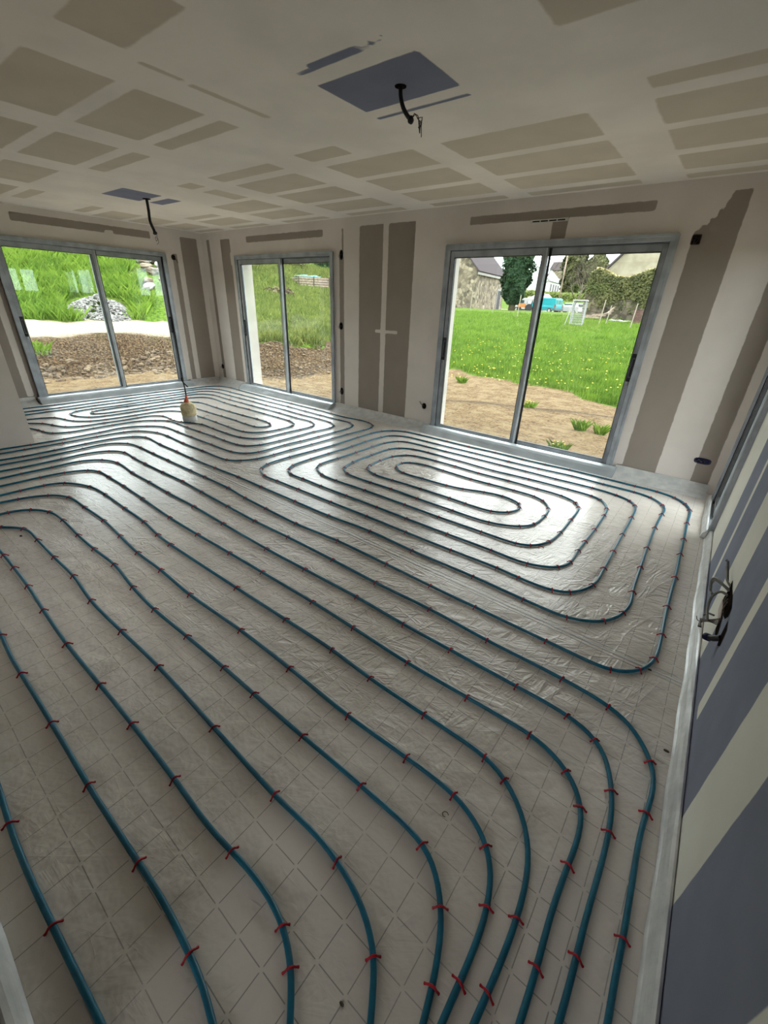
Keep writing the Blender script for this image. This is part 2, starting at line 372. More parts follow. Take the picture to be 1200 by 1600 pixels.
# strips of edge foam / foil folded up at the foot of each wall
def strip(name, path, nrm, prof, mt, label):
    """profile (distance from wall, height) swept along path; nrm points into the room"""
    P = spline(path, .12); mb = MB(); n = len(P); k = len(prof)
    for i, p in enumerate(P):
        for j, (d, z) in enumerate(prof):
            w = .0022*math.sin(i*1.7+j*.6)+.0015*math.sin(i*.63)
            mb.v.append((p[0]+nrm[0]*(d+w*(.2 if d < .01 else 1)), p[1]+nrm[1]*(d+w*(.2 if d < .01 else 1)), max(z + (w*.5 if z > .02 else 0), .001)))
    for i in range(n-1):
        for j in range(k-1): mb.f.append((i*k+j, (i+1)*k+j, (i+1)*k+j+1, i*k+j+1))
    for e in (0, n-1): mb.f.append(tuple(e*k+j for j in range(k)))
    return tag(mb.build(name, mt, smooth=False), label, 'edge strip', 'edge strips')
thin = [(0, .002), (.002, .090), (.016, .092), (.030, .076), (.055, .050), (.10, .028), (.15, .012), (.19, .002)]
fat = [(0, .0015), (.0, .062), (.018, .078), (.045, .088), (.075, .088), (.105, .078), (.132, .058), (.155, .034), (.175, .014), (.19, .0015)]
strip('edge_insulation_strip', [(-8.0, YB-.003), (-7.1, YB-.003)], (0, -1), thin, 'foil', 'short pale insulation strip at the wall foot in the far corner beside the middle window')
strip('edge_insulation_strip', [(-4.74, YB-.003), (-2.96, YB-.003)], (0, -1), thin, 'foil', 'pale insulation strip at the wall foot between the two back windows')
strip('edge_insulation_strip', [(-.62, YB-.003), (.2, YB-.003)], (0, -1), thin, 'foil', 'pale insulation strip at the wall foot right of the large right window')
strip('foil_roll', [(-7.1, YB-.034), (-4.72, YB-.034)], (0, -1), fat, 'foil_grey', 'grey rounded foil roll along the sill of the middle window')
strip('foil_roll', [(-2.99, YB-.034), (-.60, YB-.034)], (0, -1), fat, 'foil_grey', 'grey rounded foil roll along the sill of the large right window')
strip('foil_roll', [(XA+.034, 1.78), (XA+.034, 4.2)], (1, 0), fat, 'foil_grey', 'grey rounded foil roll along the sill of the far left window')
strip('edge_insulation_strip', [(XA+.003, 4.22), (XA+.003, 4.8)], (1, 0), thin, 'foil', 'pale insulation strip at the wall foot right of the far left window')
strip('edge_insulation_strip', [(XA+.003, .6), (XA+.003, 1.76)], (1, 0), thin, 'foil', 'pale insulation strip at the wall foot left of the far left window')
thick = [(0, .002), (0, .072), (.008, .078), (.018, .074), (.024, .055), (.026, .03), (.030, .010), (.038, .002)]
strip('edge_insulation_strip', [(rx(y)-.003, y) for y in (-1.2, 0, 1, 2, 3, 3.74)], (-1, 0), thick, 'foil', 'long white foam strip at the foot of the blue plasterboard wall')
strip('edge_insulation_strip', [(-5.8, -.247), (-3, -.247), (-.68, -.247)], (0, 1), thick, 'foil', 'white foam strip in the bottom left corner of the photo')
strip('foil_roll', [(rx(3.74)-.034, 3.74), (rx(4.66)-.034, 4.66)], (-1, 0), [(0, .002), (0, .055), (.012, .06), (.025, .045), (.032, .02), (.036, .002)], 'foil', 'bright crumpled foil roll at the foot of the side window')

# ------------------------------------------------------------------ sliding windows
def sliding_window(name, label, fn, u0, u1, zt, split, front_left, out_sign, handles=True):
    """fn(u, n, z) maps wall coordinates (n > 0 outdoors) to the world; two sashes, glass, handles"""
    o = fn(u0, 0, 0); root = empty(name, tuple(fn((u0+u1)/2, 0, 0))); tag(root, label, 'window', 'sliding windows'); base = Vector(fn((u0+u1)/2, 0, 0))
    def mk(nm, mt, boxes, parent=root, smooth=False):
        mb = MB()
        for (a0, a1, n0, n1, z0, z1) in boxes:
            c = [Vector(fn(u, n, z))-base for u, n, z in ((a0, n0, z0), (a1, n0, z0), (a1, n1, z0), (a0, n1, z0), (a0, n0, z1), (a1, n0, z1), (a1, n1, z1), (a0, n1, z1))]
            fs = [(0, 3, 2, 1), (4, 5, 6, 7), (0, 1, 5, 4), (1, 2, 6, 5), (2, 3, 7, 6), (3, 0, 4, 7)]
            if (c[1]-c[0]).cross(c[3]-c[0]).dot(c[4]-c[0]) < 0: fs = [f[::-1] for f in fs]
            mb.add(c, fs)
        ob = mb.build(nm, mt, parent); bv = ob.modifiers.new('edge', 'BEVEL'); bv.width = .0025; bv.segments = 1; return ob
    f = .052
    fr = [(u0, u1, -.032, .085, zt-f, zt), (u0, u0+f, -.032, .085, 0, zt-f), (u1-f, u1, -.032, .085, 0, zt-f), (u0+f, u1-f, -.028, .085, -.005, .035),
          (u0-.012, u0+.012, -.038, -.026, 0, zt), (u1-.012, u1+.012, -.038, -.026, 0, zt), (u0, u1, -.038, -.028, zt-.018, zt+.008)]
    mk('frame', 'alu', fr)
    mk('track', 'alu_dark', [(u0+f, u1-f, -.010, -.004, .034, .05), (u0+f, u1-f, .036, .042, .034, .05), (u0+f, u1-f, -.024, .08, zt-f-.004, zt-f+.001)])
    st = .05; rail = .062
    def sash(a, b, n0, n1, mid_left):
        bx = [(a, a+st, n0, n1, .05, zt-f-.006), (b-st, b, n0, n1, .05, zt-f-.006), (a+st, b-st, n0, n1, zt-f-.006-rail, zt-f-.006), (a+st, b-st, n0, n1, .05, .05+.048)]
        s = mk('sash', 'alu', bx)
        g = (n0+n1)/2; mk('glass', 'glass', [(a+st-.004, b-st+.004, g-.003, g+.003, .09, zt-f-.06)], s)
        # black gasket round the pane
        q = .006
        mk('gasket', 'black', [(a+st, a+st+q, n0-.001, n1+.001, .098, zt-f-.068), (b-st-q, b-st, n0-.001, n1+.001, .098, zt-f-.068), (a+st, b-st, n0-.001, n1+.001, zt-f-.068-q, zt-f-.068), (a+st, b-st, n0-.001, n1+.001, .098, .098+q)], s)
        return s
    fl = (u0+f+.002, split+.035); frt = (split-.035, u1-f-.002)
    if front_left: A = sash(fl[0], fl[1], -.012, .026, 1); B = sash(frt[0], frt[1], .034, .072, 0)
    else: A = sash(fl[0], fl[1], .034, .072, 1); B = sash(frt[0], frt[1], -.012, .026, 0)
    # bright edge of the meeting stile
    e = (split+.020, split+.034) if front_left else (split-.034, split-.020)
    mk('edge_trim', 'alu_light', [(e[0], e[1], -.0145, -.011, .052, zt-f-.01)], A if front_left else B)
    # joint between frame and plaster
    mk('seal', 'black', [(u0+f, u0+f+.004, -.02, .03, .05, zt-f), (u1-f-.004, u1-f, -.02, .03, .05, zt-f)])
    if handles:
        for s_, uc, nn in ((A, fl[0]+.024, -.012 if front_left else .034), (B, frt[1]-.024, .034 if front_left else -.012)):
            mk('handle_recess', 'black', [(uc-.022, uc+.022, nn-.004, nn+.001, .92, 1.18)], s_)
            mk('handle', 'alu_dark', [(uc-.012, uc-.004, nn-.014, nn-.002, .96, 1.14), (uc-.012, uc+.012, nn-.008, nn-.002, .955, .97), (uc-.012, uc+.012, nn-.008, nn-.002, 1.13, 1.145)], s_)
            mk('latch', 'steel', [(uc-.006, uc+.006, nn-.010, nn-.002, .88, .92)], s_)
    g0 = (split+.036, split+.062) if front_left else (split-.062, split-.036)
    mk('sash_side_shade', 'black', [(g0[0], g0[1], .0305, .0345, .055, zt-f-.008)] if front_left else [(g0[0], g0[1], .0305, .0345, .055, zt-f-.008)], root)  # black strip stands in for the shadow on the rear sash's side
    mk('corner_block', 'black', [(u1-f-.07, u1-f, -.02, -.002, .034, .062), (u0+f, u0+f+.03, -.02, -.002, .034, .058)])
    return root
struct_win = []
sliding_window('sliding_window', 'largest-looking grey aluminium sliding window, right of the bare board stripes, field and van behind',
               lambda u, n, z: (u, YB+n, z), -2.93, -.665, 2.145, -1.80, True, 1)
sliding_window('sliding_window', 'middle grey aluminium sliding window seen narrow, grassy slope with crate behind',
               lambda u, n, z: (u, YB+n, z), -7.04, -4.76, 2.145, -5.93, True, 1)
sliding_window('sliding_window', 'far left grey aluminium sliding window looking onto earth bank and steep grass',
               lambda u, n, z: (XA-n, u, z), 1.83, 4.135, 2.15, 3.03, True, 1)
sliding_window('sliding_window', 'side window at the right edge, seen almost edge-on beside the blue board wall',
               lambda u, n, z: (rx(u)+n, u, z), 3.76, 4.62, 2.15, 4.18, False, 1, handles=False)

# ------------------------------------------------------------------ heating pipes and their clips
PIPES = {
 'right': "-5356,742 -5332,921c -5338,1192c -5360,1487c -5356,1750c -5287,1953c -5152,2059c -4788,2041c -4424,2043c -4106,2038c -3685,2046c -3323,2063c -2975,2063c -2524,2064c -2127,2066c -1721,2096c -1327,2079c -865,2084c -533,2073c -288,2075c -191,2116 -105,2187c -44,2327c -27,2462 -43,2589c -54,2927c -63,3249c -69,3648c -64,3972c -55,4124 -81,4207c -196,4328c -347,4363c -617,4367c -923,4381c -1262,4351c -1594,4337c -1991,4331c -2312,4321c -2653,4313c -2890,4314c -3039,4277c -3156,4179c -3188,4045c -3201,3758c -3195,3502c -3206,3139c -3214,2879c -3203,2616c -3138,2501c -3028,2446c -2848,2446c -2599,2440c -2284,2442c -1943,2446c -1635,2444c -1267,2448c -918,2455c -658,2457c -479,2553c -435,2675c -442,2866c -439,3041c -434,3291c -438,3603c -449,3768c -531,3938c -636,3977c -851,3986c -1230,3978c -1597,3947c -2007,3961c -2407,3961c -2608,3943c -2760,3859c -2819,3729c -2827,3429c -2818,3113c -2773,2927c -2636,2831c -2324,2821c -2085,2830c -1786,2822c -1437,2821c -1118,2832c -903,2930c -824,3053c -817,3249c -833,3418c -925,3552c -1032,3593c -1226,3593c -1466,3579c -1662,3569c -1979,3578c -2198,3585c -2373,3544c -2443,3454c -2390,3303c -2238,3231c -2014,3244c -1753,3255c -1593,3291c -1418,3361c -1245,3396c -1064,3347c -1023,3260c -1070,3104c -1194,3028c -1421,3019c -1585,3023c -1889,3022c -2204,3008c -2424,3002c -2592,3079c -2629,3170c -2642,3354c -2635,3556c -2551,3704c -2449,3762c -2196,3778c -1953,3780c -1680,3771c -1358,3789c -1071,3786c -845,3783c -690,3714c -639,3616c -629,3332c -624,3058c -641,2854c -721,2704c -825,2660c -1093,2651c -1461,2643c -1799,2644c -2242,2643c -2589,2629c -2799,2644c -2961,2725c -3028,2833c -3021,3090c -3012,3377c -3014,3665c -3006,3879c -2930,4066c -2824,4123c -2555,4138c -2286,4145c -1897,4160c -1621,4164c -1337,4171c -1023,4174c -681,4187c -462,4162c -328,4104c -266,4008c -250,3723c -247,3351c -244,3030c -242,2749c -247,2500c -331,2328c -432,2271c -640,2265c -791,2277c -1131,2266c -1511,2261c -1898,2263c -2291,2257c -2692,2252c -2980,2249c -3178,2245c -3353,2336c -3414,2461c -3420,2764c -3396,3104c -3382,3397c -3389,3829c -3385,4085c -3357,4271c -3268,4400c -3118,4486c -2893,4501c -2487,4504c -2178,4506c -1843,4525c -1514,4523c -1254,4533c -996,4554c -638,4548c -367,4539c -176,4536c -22,4483c 75,4381c 119,4241c 123,3926c 132,3593c 136,3308c 144,2947c 145,2567c 154,2270c 155,2052c 115,1920c 57,1859 -9,1824c -310,1820c -712,1822c -1015,1823c -1360,1830c -1803,1834c -2215,1807c -2584,1816c -2883,1826c -3165,1851c -3545,1851c -3798,1848c -4220,1845c -4527,1842c -4813,1842c -5054,1814c -5207,1634c -5196,1404c -5181,1023c -5190,705",
 'pa': "-7655,1520 -7657,1586c -7642,1890c -7648,2295c -7648,2959c -7644,3370c -7629,3641 -7603,3843 -7594,4063c -7582,4280c -7487,4480c -7184,4551c -6907,4534c -5878,4495c -5427,4499c -5168,4494c -4861,4499c -4502,4485c -4221,4469c -3948,4503c -3759,4494c -3616,4412c -3553,4296c -3553,4130c -3574,3837c -3576,3569c -3583,3232c -3601,2928c -3600,2697c -3616,2492c -3694,2343c -3816,2251c -4255,2246c -4647,2239c -5033,2255c -5251,2236c -5479,2118c -5545,1962c -5562,1675c -5560,1337c -5570,999c -5582,792",
 'pb': "-7426,1474 -7424,1570c -7412,1884c -7438,2392c -7433,2741c -7448,3148c -7414,3505c -7438,3927c -7401,4161c -7186,4302c -6866,4318c -6513,4317c -5713,4314c -5288,4317c -4876,4305c -4539,4299c -4156,4293c -3940,4296c -3806,4214c -3749,4025c -3755,3799c -3756,3504c -3767,3227c -3789,2992c -3785,2642c -3849,2508c -4018,2438c -4385,2432c -4806,2428c -5130,2428c -5440,2420c -5629,2284c -5751,2048c -5723,1766c -5705,1398c -5717,1087c -5743,828",
 'pc': "-7234,1438 -7251,1672c -7231,2022c -7243,2277c -7232,2622c -7244,3208c -7237,3485c -7234,3743c -7241,3987c -7106,4115c -6930,4140c -6611,4133c -6314,4133c -5929,4135c -5585,4126c -5150,4132c -4756,4116c -4391,4125c -4144,4108c -3980,4018c -3936,3885c -3962,3615c -3955,3348c -3958,3060c -3983,2804c -4073,2658c -4183,2628c -4424,2621c -4638,2624c -4945,2616c -5227,2611c -5492,2617c -5701,2599c -5833,2484c -5936,2328c -5966,2009c -5966,1791c -5965,1532c -6049,1382c -6192,1333c -6305,1324c -6444,1276",
 'pd': "-6939,1377 -6920,1519c -6837,1648c -6644,1703c -6490,1745c -6346,1897c -6305,2061c -6284,2427c -6286,2732c -6195,2908c -6052,2985 -5747,3010c -5524,3014c -5212,3006c -4909,2992c -4580,2990c -4439,3065 -4371,3204c -4346,3373c -4362,3597c -4419,3697c -4600,3756c -4844,3762c -5168,3761c -5538,3763c -5871,3755c -6180,3758c -6612,3796c -6770,3721c -6853,3561c -6866,3380c -6879,3133c -6881,2841c -6893,2577c -6887,2257c -6884,2163c -6863,2091c -6805,2033 -6707,2064c -6658,2312c -6662,2693c -6672,3062c -6641,3280c -6467,3474c -6245,3489c -5953,3479c -5621,3480c -5294,3485c -4981,3501c -4787,3501c -4670,3476c -4578,3436c -4557,3319c -4643,3230 -4674,3236c -4881,3231c -5106,3249c -5459,3244c -5820,3235c -6117,3237c -6302,3205 -6364,3158 -6452,3083c -6482,2901c -6494,2673c -6495,2412c -6506,2129c -6573,1953c -6761,1856c -6916,1841c -7032,1955c -7050,2168c -7022,2520c -7064,2986c -7035,3329c -7067,3792c -6826,3957c -6625,3953c -6312,3942c -5991,3945c -5718,3945c -5415,3949c -5044,3953c -4662,3936c -4364,3945c -4211,3873c -4156,3757c -4159,3559c -4172,3317c -4178,3013c -4238,2902c -4400,2820c -4670,2808c -4963,2810c -5238,2820c -5404,2749c -5520,2683c -5653,2650c -5760,2661c -5988,2680c -6117,2542 -6119,2383c -6118,2201c -6141,1979c -6155,1739c -6253,1579c -6451,1504c -6612,1448c -6722,1333",
 'l5': "-4998,662 -4980,815c -4987,1144c -5000,1363c -4929,1566c -4761,1657c -4534,1644c -4282,1644c -3934,1648c -3593,1659c -3253,1648c -2843,1636c -2476,1627c -2102,1635c -1655,1635c -1282,1629c -899,1638c -543,1625c -171,1625c 38,1606c 131,1566 227,1442c 248,1377 251,1300 239,1214c 236,1112 241,1017 243,949 244,885 248,818c 246,763 246,698 251,635",
 'l6': "-4791,616 -4796,769c -4792,1007c -4797,1240c -4684,1408c -4488,1475c -4130,1453c -3785,1453c -3443,1449c -3036,1454c -2607,1444c -2088,1436c -1707,1442c -1282,1450c -941,1442c -651,1444c -318,1445c -89,1442c 37,1405c 86,1352 132,1230c 152,1153 156,1072c 158,970 156,868 155,778 158,705c 159,628 157,560",
 'l7': "-4583,570 -4580,851c -4559,1035c -4478,1205c -4361,1263c -4161,1263c -3854,1264c -3478,1253c -2993,1233c -2603,1234c -2222,1243c -1880,1248c -1437,1253c -1124,1248c -768,1239c -457,1248c -185,1255c -111,1246 -11,1198c 38,1153 65,1091c 80,1049 83,975 77,898c 74,821 75,748 78,682 83,620c 84,547 84,501",
 'l8': "-4360,520 -4359,649c -4351,820c -4286,957c -4042,1068c -3777,1087c -3400,1080c -3065,1076c -2797,1048c -2598,1042c -1869,1053c -1436,1061c -1101,1066c -843,1054c -552,1055c -282,1054c -182,1025c -87,956 -40,885 -16,828 0,751 4,675c 7,609 4,545 3,502c -1,433",
 'l9': "-4191,483 -4177,599c -4091,777c -3927,874c -3635,884c -3298,892c -2970,871c -2663,852c -2361,855c -2002,844c -1546,860c -1164,858c -794,849c -507,859c -302,860c -225,842 -176,814 -138,787c -108,753 -86,705 -70,652c -61,586 -60,528 -61,459c -61,420 -61,385",
 'l10': "-3948,429 -3958,472c -3885,604c -3733,685c -3509,700c -3190,689c -2920,689c -2631,698c -2311,667c -2026,655c -1705,663c -1397,668c -1166,667c -864,669c -567,674c -298,668c -245,641 -203,605 -170,563c -149,531 -127,477 -107,419c -96,356",
 'l11': "-3741,347 -3710,379c -3565,484c -3309,489c -2992,488c -2679,492c -2352,468c -1984,472c -1621,480c -1159,471c -781,461c -676,465 -575,470 -481,462c -405,449 -336,427 -285,393 -259,376c -226,335 -193,279",
 'l12': "-3565,284 -3244,295c -3031,294c -2755,291c -2450,278c -2085,268c -1713,272c -1414,275c -1085,273c -872,267 -750,273c -672,282 -595,281 -527,272 -489,264c -441,242 -406,222c -375,197 -339,160",
 'l13': "-2519,86 -2386,88c -2184,77 -2028,78c -1654,79c -1294,77c -1130,79 -938,83c -853,85 -752,85 -631,75c -566,71 -515,57 -479,48",
 'l14': "-1632,-113 -1492,-117 -1344,-126c -1251,-129 -1157,-129 -1067,-127 -962,-124c -890,-121 -810,-119 -741,-115 -680,-114",
}

PIPE_INFO = {
 'right': ('blue heating pipe wound in the big right spiral in front of the large window', 'right spiral'),
 'pa': ('outermost blue pipe of the far left loops, running under the middle window sill', 'outermost far left pipe loop'),
 'pb': ('blue pipe second from the windows in the far left loops', 'second pipe of the far left loops'),
 'pc': ('blue pipe third from the windows in the far left loops', 'third pipe of the far left loops'),
 'pd': ('innermost blue pipe of the far left loops, passing the yellow foam blob', 'innermost pipe of the far left loops'),
 'l5': ('blue pipe run nearest the blue wall at the bottom of the photo', 'run nearest the blue wall'),
 'l6': ('second blue pipe run from the blue wall at the bottom of the photo', 'second run from the blue wall'),
 'l7': ('third blue pipe run from the blue wall at the bottom of the photo', 'third run from the blue wall'),
 'l8': ('fourth blue pipe run from the blue wall at the bottom of the photo', 'fourth run from the blue wall'),
 'l9': ('fifth blue pipe run from the blue wall at the bottom of the photo', 'fifth run from the blue wall'),
 'l10': ('sixth blue pipe run from the blue wall at the bottom of the photo', 'sixth run from the blue wall'),
 'l11': ('fifth blue pipe run from the bottom left corner of the photo', 'fifth run from the bottom left corner'),
 'l12': ('fourth blue pipe run from the bottom left corner, leaving the left edge below the clip bend', 'fourth run from the bottom left corner'),
 'l13': ('second blue pipe run from the bottom left corner of the photo', 'second run from the bottom left corner'),
 'l14': ('blue pipe run nearest the bottom left corner of the photo', 'run nearest the bottom left corner'),
}
PIPE_INFO['l11'] = ('fourth blue pipe run from the bottom left corner of the photo', 'fourth run from the bottom left corner')
PIPE_INFO['l12'] = ('third blue pipe run from the bottom left corner of the photo', 'third run from the bottom left corner')
PR = .0085
clips = []; CURVES = {}
for key, txt in PIPES.items():
    pts = []; fl_ = []
    for w in txt.split():
        c = w.endswith('c'); x, y = w.rstrip('c').split(','); pts.append((int(x)/1000, int(y)/1000)); fl_.append(c)
    P = np.array(pts)
    d0 = P[0]-P[2]; d0 /= np.linalg.norm(d0); d1 = P[-1]-P[-3]; d1 /= np.linalg.norm(d1)
    e0 = P[0]+d0*.45; e1 = P[-1]+d1*.45
    for e in (e0, e1):
        e[0] = min(e[0], rx(e[1])-.1)
        if e[1] < 1.15 and -6.0 < e[0] < -5.80: e[0] = -5.80
    if key in ('l12', 'l13', 'l14'): e0[1] = max(e0[1], -.19)
    Q = np.vstack([e0[None], P, e1[None]])
    C = spline(Q, .03)
    # even out the hand-laid wobble a little
    K = np.exp(-.5*(np.arange(-4, 5)/1.8)**2); K /= K.sum()
    Cp = np.vstack([np.repeat(C[:1], 4, 0), C, np.repeat(C[-1:], 4, 0)])
    Cs = np.stack([np.convolve(Cp[:, i], K, 'valid') for i in range(2)], 1)
    for p, c in zip(P, fl_):
        if not c: continue
        i = int(np.argmin(((Cs-p)**2).sum(1))); a = Cs[max(i-1, 0)]; b = Cs[min(i+1, len(Cs)-1)]
        t = (b-a)/max(np.linalg.norm(b-a), 1e-6)
        clips.append((math.hypot(Cs[i][0], Cs[i][1]), Cs[i][0], Cs[i][1], math.atan2(t[1], t[0]), PIPE_INFO[key][1], key, i))
    CURVES[key] = Cs
    mb = MB(); near = math.hypot(*P[len(P)//2]) < 3
    mb.tube([(x, y, PR+.0015) for x, y in Cs], PR, 10 if key.startswith('l') or key == 'right' else 8)
    tag(mb.build('heating_pipe', 'pipe', smooth=True), PIPE_INFO[key][0], 'pipe', 'underfloor heating pipes')
clips.sort()
ORD = ['', 'first', 'second', 'third', 'fourth', 'fifth', 'sixth', 'seventh', 'eighth', 'ninth', 'tenth', 'eleventh', 'twelfth', 'thirteenth', 'fourteenth', 'fifteenth', 'sixteenth', 'seventeenth', 'eighteenth', 'nineteenth', 'twentieth',
       '21st', '22nd', '23rd', '24th', '25th', '26th', '27th', '28th', '29th', '30th', '31st', '32nd', '33rd', '34th', '35th', '36th', '37th', '38th', '39th', '40th']
def in_frame(x, y):
    p = Vector((x, y, .01-CAM_H)); d = p.dot(FW); return d > .05 and abs(p.dot(RX)/d*F_PX) < 602 and abs(p.dot(UP)/d*F_PX) < 802
LAB = {}
for key in CURVES:
    mine = sorted([c for c in clips if c[5] == key and in_frame(c[1], c[2])], key=lambda c: c[6])
    if key.startswith('l'):
        for k, c in enumerate(mine[::-1]): LAB[(key, c[6])] = 'red clip, %s from bottom end of %s' % (ORD[min(k+1, 40)], c[4].replace('run', 'pipe run'))
    elif key != 'right':
        for k, c in enumerate(mine): LAB[(key, c[6])] = 'red clip, %s along the %s' % (ORD[min(k+1, 40)], c[4])
# in the spiral: which side, which turn counted from outside, which one along it
CR = CURVES['right']; rows_ = {}
for c in [c for c in clips if c[5] == 'right']:
    x, y, a = c[1], c[2], c[3]
    hor = abs(math.cos(a)) > .72
    if hor: side = 'window side' if y > 3.30 + .12*(x+2) else 'camera side'
    else: side = 'blue wall side' if x > -1.4 else 'left side'
    ax = 0 if hor else 1; s_ = 1 if side in ('window side', 'blue wall side') else -1
    p = CR[:-1]; q = CR[1:]; t0 = (x, y)[ax]; o0 = (x, y)[1-ax]
    cr = ((p[:, ax]-t0)*(q[:, ax]-t0) < 0); f = (t0-p[cr, ax])/(q[cr, ax]-p[cr, ax]); v = p[cr, 1-ax]+f*(q[cr, 1-ax]-p[cr, 1-ax])
    n_out = int(((v-o0)*s_ > .03).sum()); rows_.setdefault((side, n_out), []).append(((x, y)[ax], c))
for (side, k_), L_ in rows_.items():
    for i, (v, c) in enumerate(sorted(L_, key=lambda e: e[0] if side != 'left side' else e[0])):
        end = 'left' if 'window' in side or 'camera' in side else 'near end'
        LAB[('right', c[6])] = 'red clip, %s turn from outside, %s of right spiral, %s from %s' % (ORD[k_+1], side, ORD[min(i+1, 40)], end)
def clip_pts():
    w = PR+.0022; h = PR*2+.0035
    return [(0, -.0205, .0035), (0, -.0185, .0050), (0, -.0150, .0085), (0, -w*1.05, .0135), (0, -w*.72, h-.0030), (0, -w*.3, h), (0, 0, h+.0006), (0, w*.3, h), (0, w*.72, h-.0030), (0, w*1.05, .0135), (0, .0150, .0085), (0, .0185, .0050), (0, .0205, .0035)]
def clip_mb(mb, M4=None, seg=6):
    pts = [Vector(p) for p in clip_pts()]
    if M4 is not None: pts = [M4 @ p for p in pts]
    r = [.0038, .0036, .0029, .0030, .0034, .0035, .0035, .0035, .0034, .0030, .0029, .0036, .0038]
    mb.tube(pts, r, seg); return mb
proto = clip_mb(MB()).build('pipe_clip', 'clip', smooth=True)
for i, (d, x, y, a, g, key, ci) in enumerate(clips[:300]):
    o = proto if i == 0 else proto.copy()
    if i: COL.objects.link(o)
    o.location = (x, y, 0); o.rotation_euler = (0, 0, a + random.uniform(-.22, .22)); s_ = random.uniform(.95, 1.08); o.scale = (1, s_, 1)
    tag(o, LAB.get((key, ci), 'red plastic clip straddling the blue pipe, ' + g), 'clip', 'red clips, ' + g)
mb = MB()
for (d, x, y, a, g, key, ci) in clips[300:]:
    clip_mb(mb, Matrix.Translation((x, y, 0)) @ Matrix.Rotation(a+random.uniform(-.2, .2), 4, 'Z'), 4)
tag(mb.build('pipe_clips', 'clip', smooth=True), 'many small red clips on the farther pipe loops', 'clips', kind='stuff')
# loose clips and dirt lying on the foil
def ground_pt(px, py, z=0.):
    d = RX*((px-600)/F_PX) - UP*((py-800)/F_PX) + FW; t = (z-CAM_H)/d.z; return d.x*t, d.y*t
for (x, y, a, lb) in ((-1.17, 2.75, .4, 'loose red clip on the foil inside the right spiral'), (-6.45, 4.05, 1.1, 'loose red clip on the foil in the far left loops'), (-5.62, 3.12, .2, 'loose red clip on the foil beside the yellow foam blob')):
    q = MB(); q.tube([(.02*math.cos(t*.5), .02*math.sin(t*.5), .003) for t in range(9)], .0022, 6)
    o = q.build('loose_clip', 'clip'); o.location = (x, y, 0); o.rotation_euler = (0, 0, a); tag(o, lb, 'clip')
gx, gy = ground_pt(845, 856); bpy.data.objects['loose_clip'].location = (gx, gy, 0)
for px, py, s_, lb in ((534, 1569, .006, 'dark crumb of dirt on the foil at the bottom of the photo'), (1041, 1174, .009, 'dark leaf scrap on the foil near the white foam strip'), (1015, 1047, .008, 'small dark chip on the foil just outside the lower right bend of the spiral'),
                       (33, 838, .011, 'dark crumb under the leftmost pipe bend')):
    x, y = ground_pt(px, py); q = MB(); q.lathe([(s_*.3, 0), (s_, s_*.2), (s_*.8, s_*.6), (s_*.2, s_*.9)], seg=7)
    o = q.build('dirt_crumb', 'crumb'); o.location = (x, y, 0); o.scale = (1.2, .7, 1); tag(o, lb, 'crumb')
x, y = ground_pt(695, 1272); q = MB(); q.tube([(.012, .004, .002), (.004, .009, .002), (-.005, .006, .002), (-.008, -.003, .002), (-.001, -.010, .002), (.006, -.008, .002)], .0012, 5)
o = q.build('bent_wire', 'crumb'); o.location = (x, y, 0); tag(o, 'tiny bent wire hook lying on the foil between two pipe runs', 'wire')

# ------------------------------------------------------------------ foam blob with conduit stub
r0 = empty('floor_conduit', (-5.56, 2.83, 0)); tag(r0, 'yellow expanding foam blob round a conduit with a black cable standing up', 'conduit')
q = MB(); q.lathe([(.088, 0), (.092, .03), (.09, .07), (.08, .08)], seg=18); q.build('collar', 'white', r0, True)
q = MB(); q.lathe([(.088, .072), (.098, .11), (.100, .16), (.095, .205), (.065, .235), (.04, .245)], seg=18)
for i, v in enumerate(q.v):
    k = 1+.05*math.sin(i*2.3); q.v[i] = (v[0]*k, v[1]*k, v[2])
q.build('foam', 'cream', r0, True)
q = MB(); q.tube([(-.03, 0, .20), (-.015, 0, .26), (0, 0, .30), (0, 0, .335)], [.038, .03, .018, .013], 10); q.build('orange_conduit', 'red', r0, True)
q = MB(); q.tube([(0, 0, .32), (-.005, .005, .42), (-.012, .0, .50), (-.02, .0, .545), (-.03, .01, .58)], .0085, 8)
q.tube([(-.01, 0, .50), (.02, .01, .475), (.05, .02, .45)], [.009, .008, .007], 8); q.tube([(-.02, 0, .515), (-.03, 0, .53), (-.035, 0, .56)], .013, 8); q.build('black_cable', 'black', r0, True)

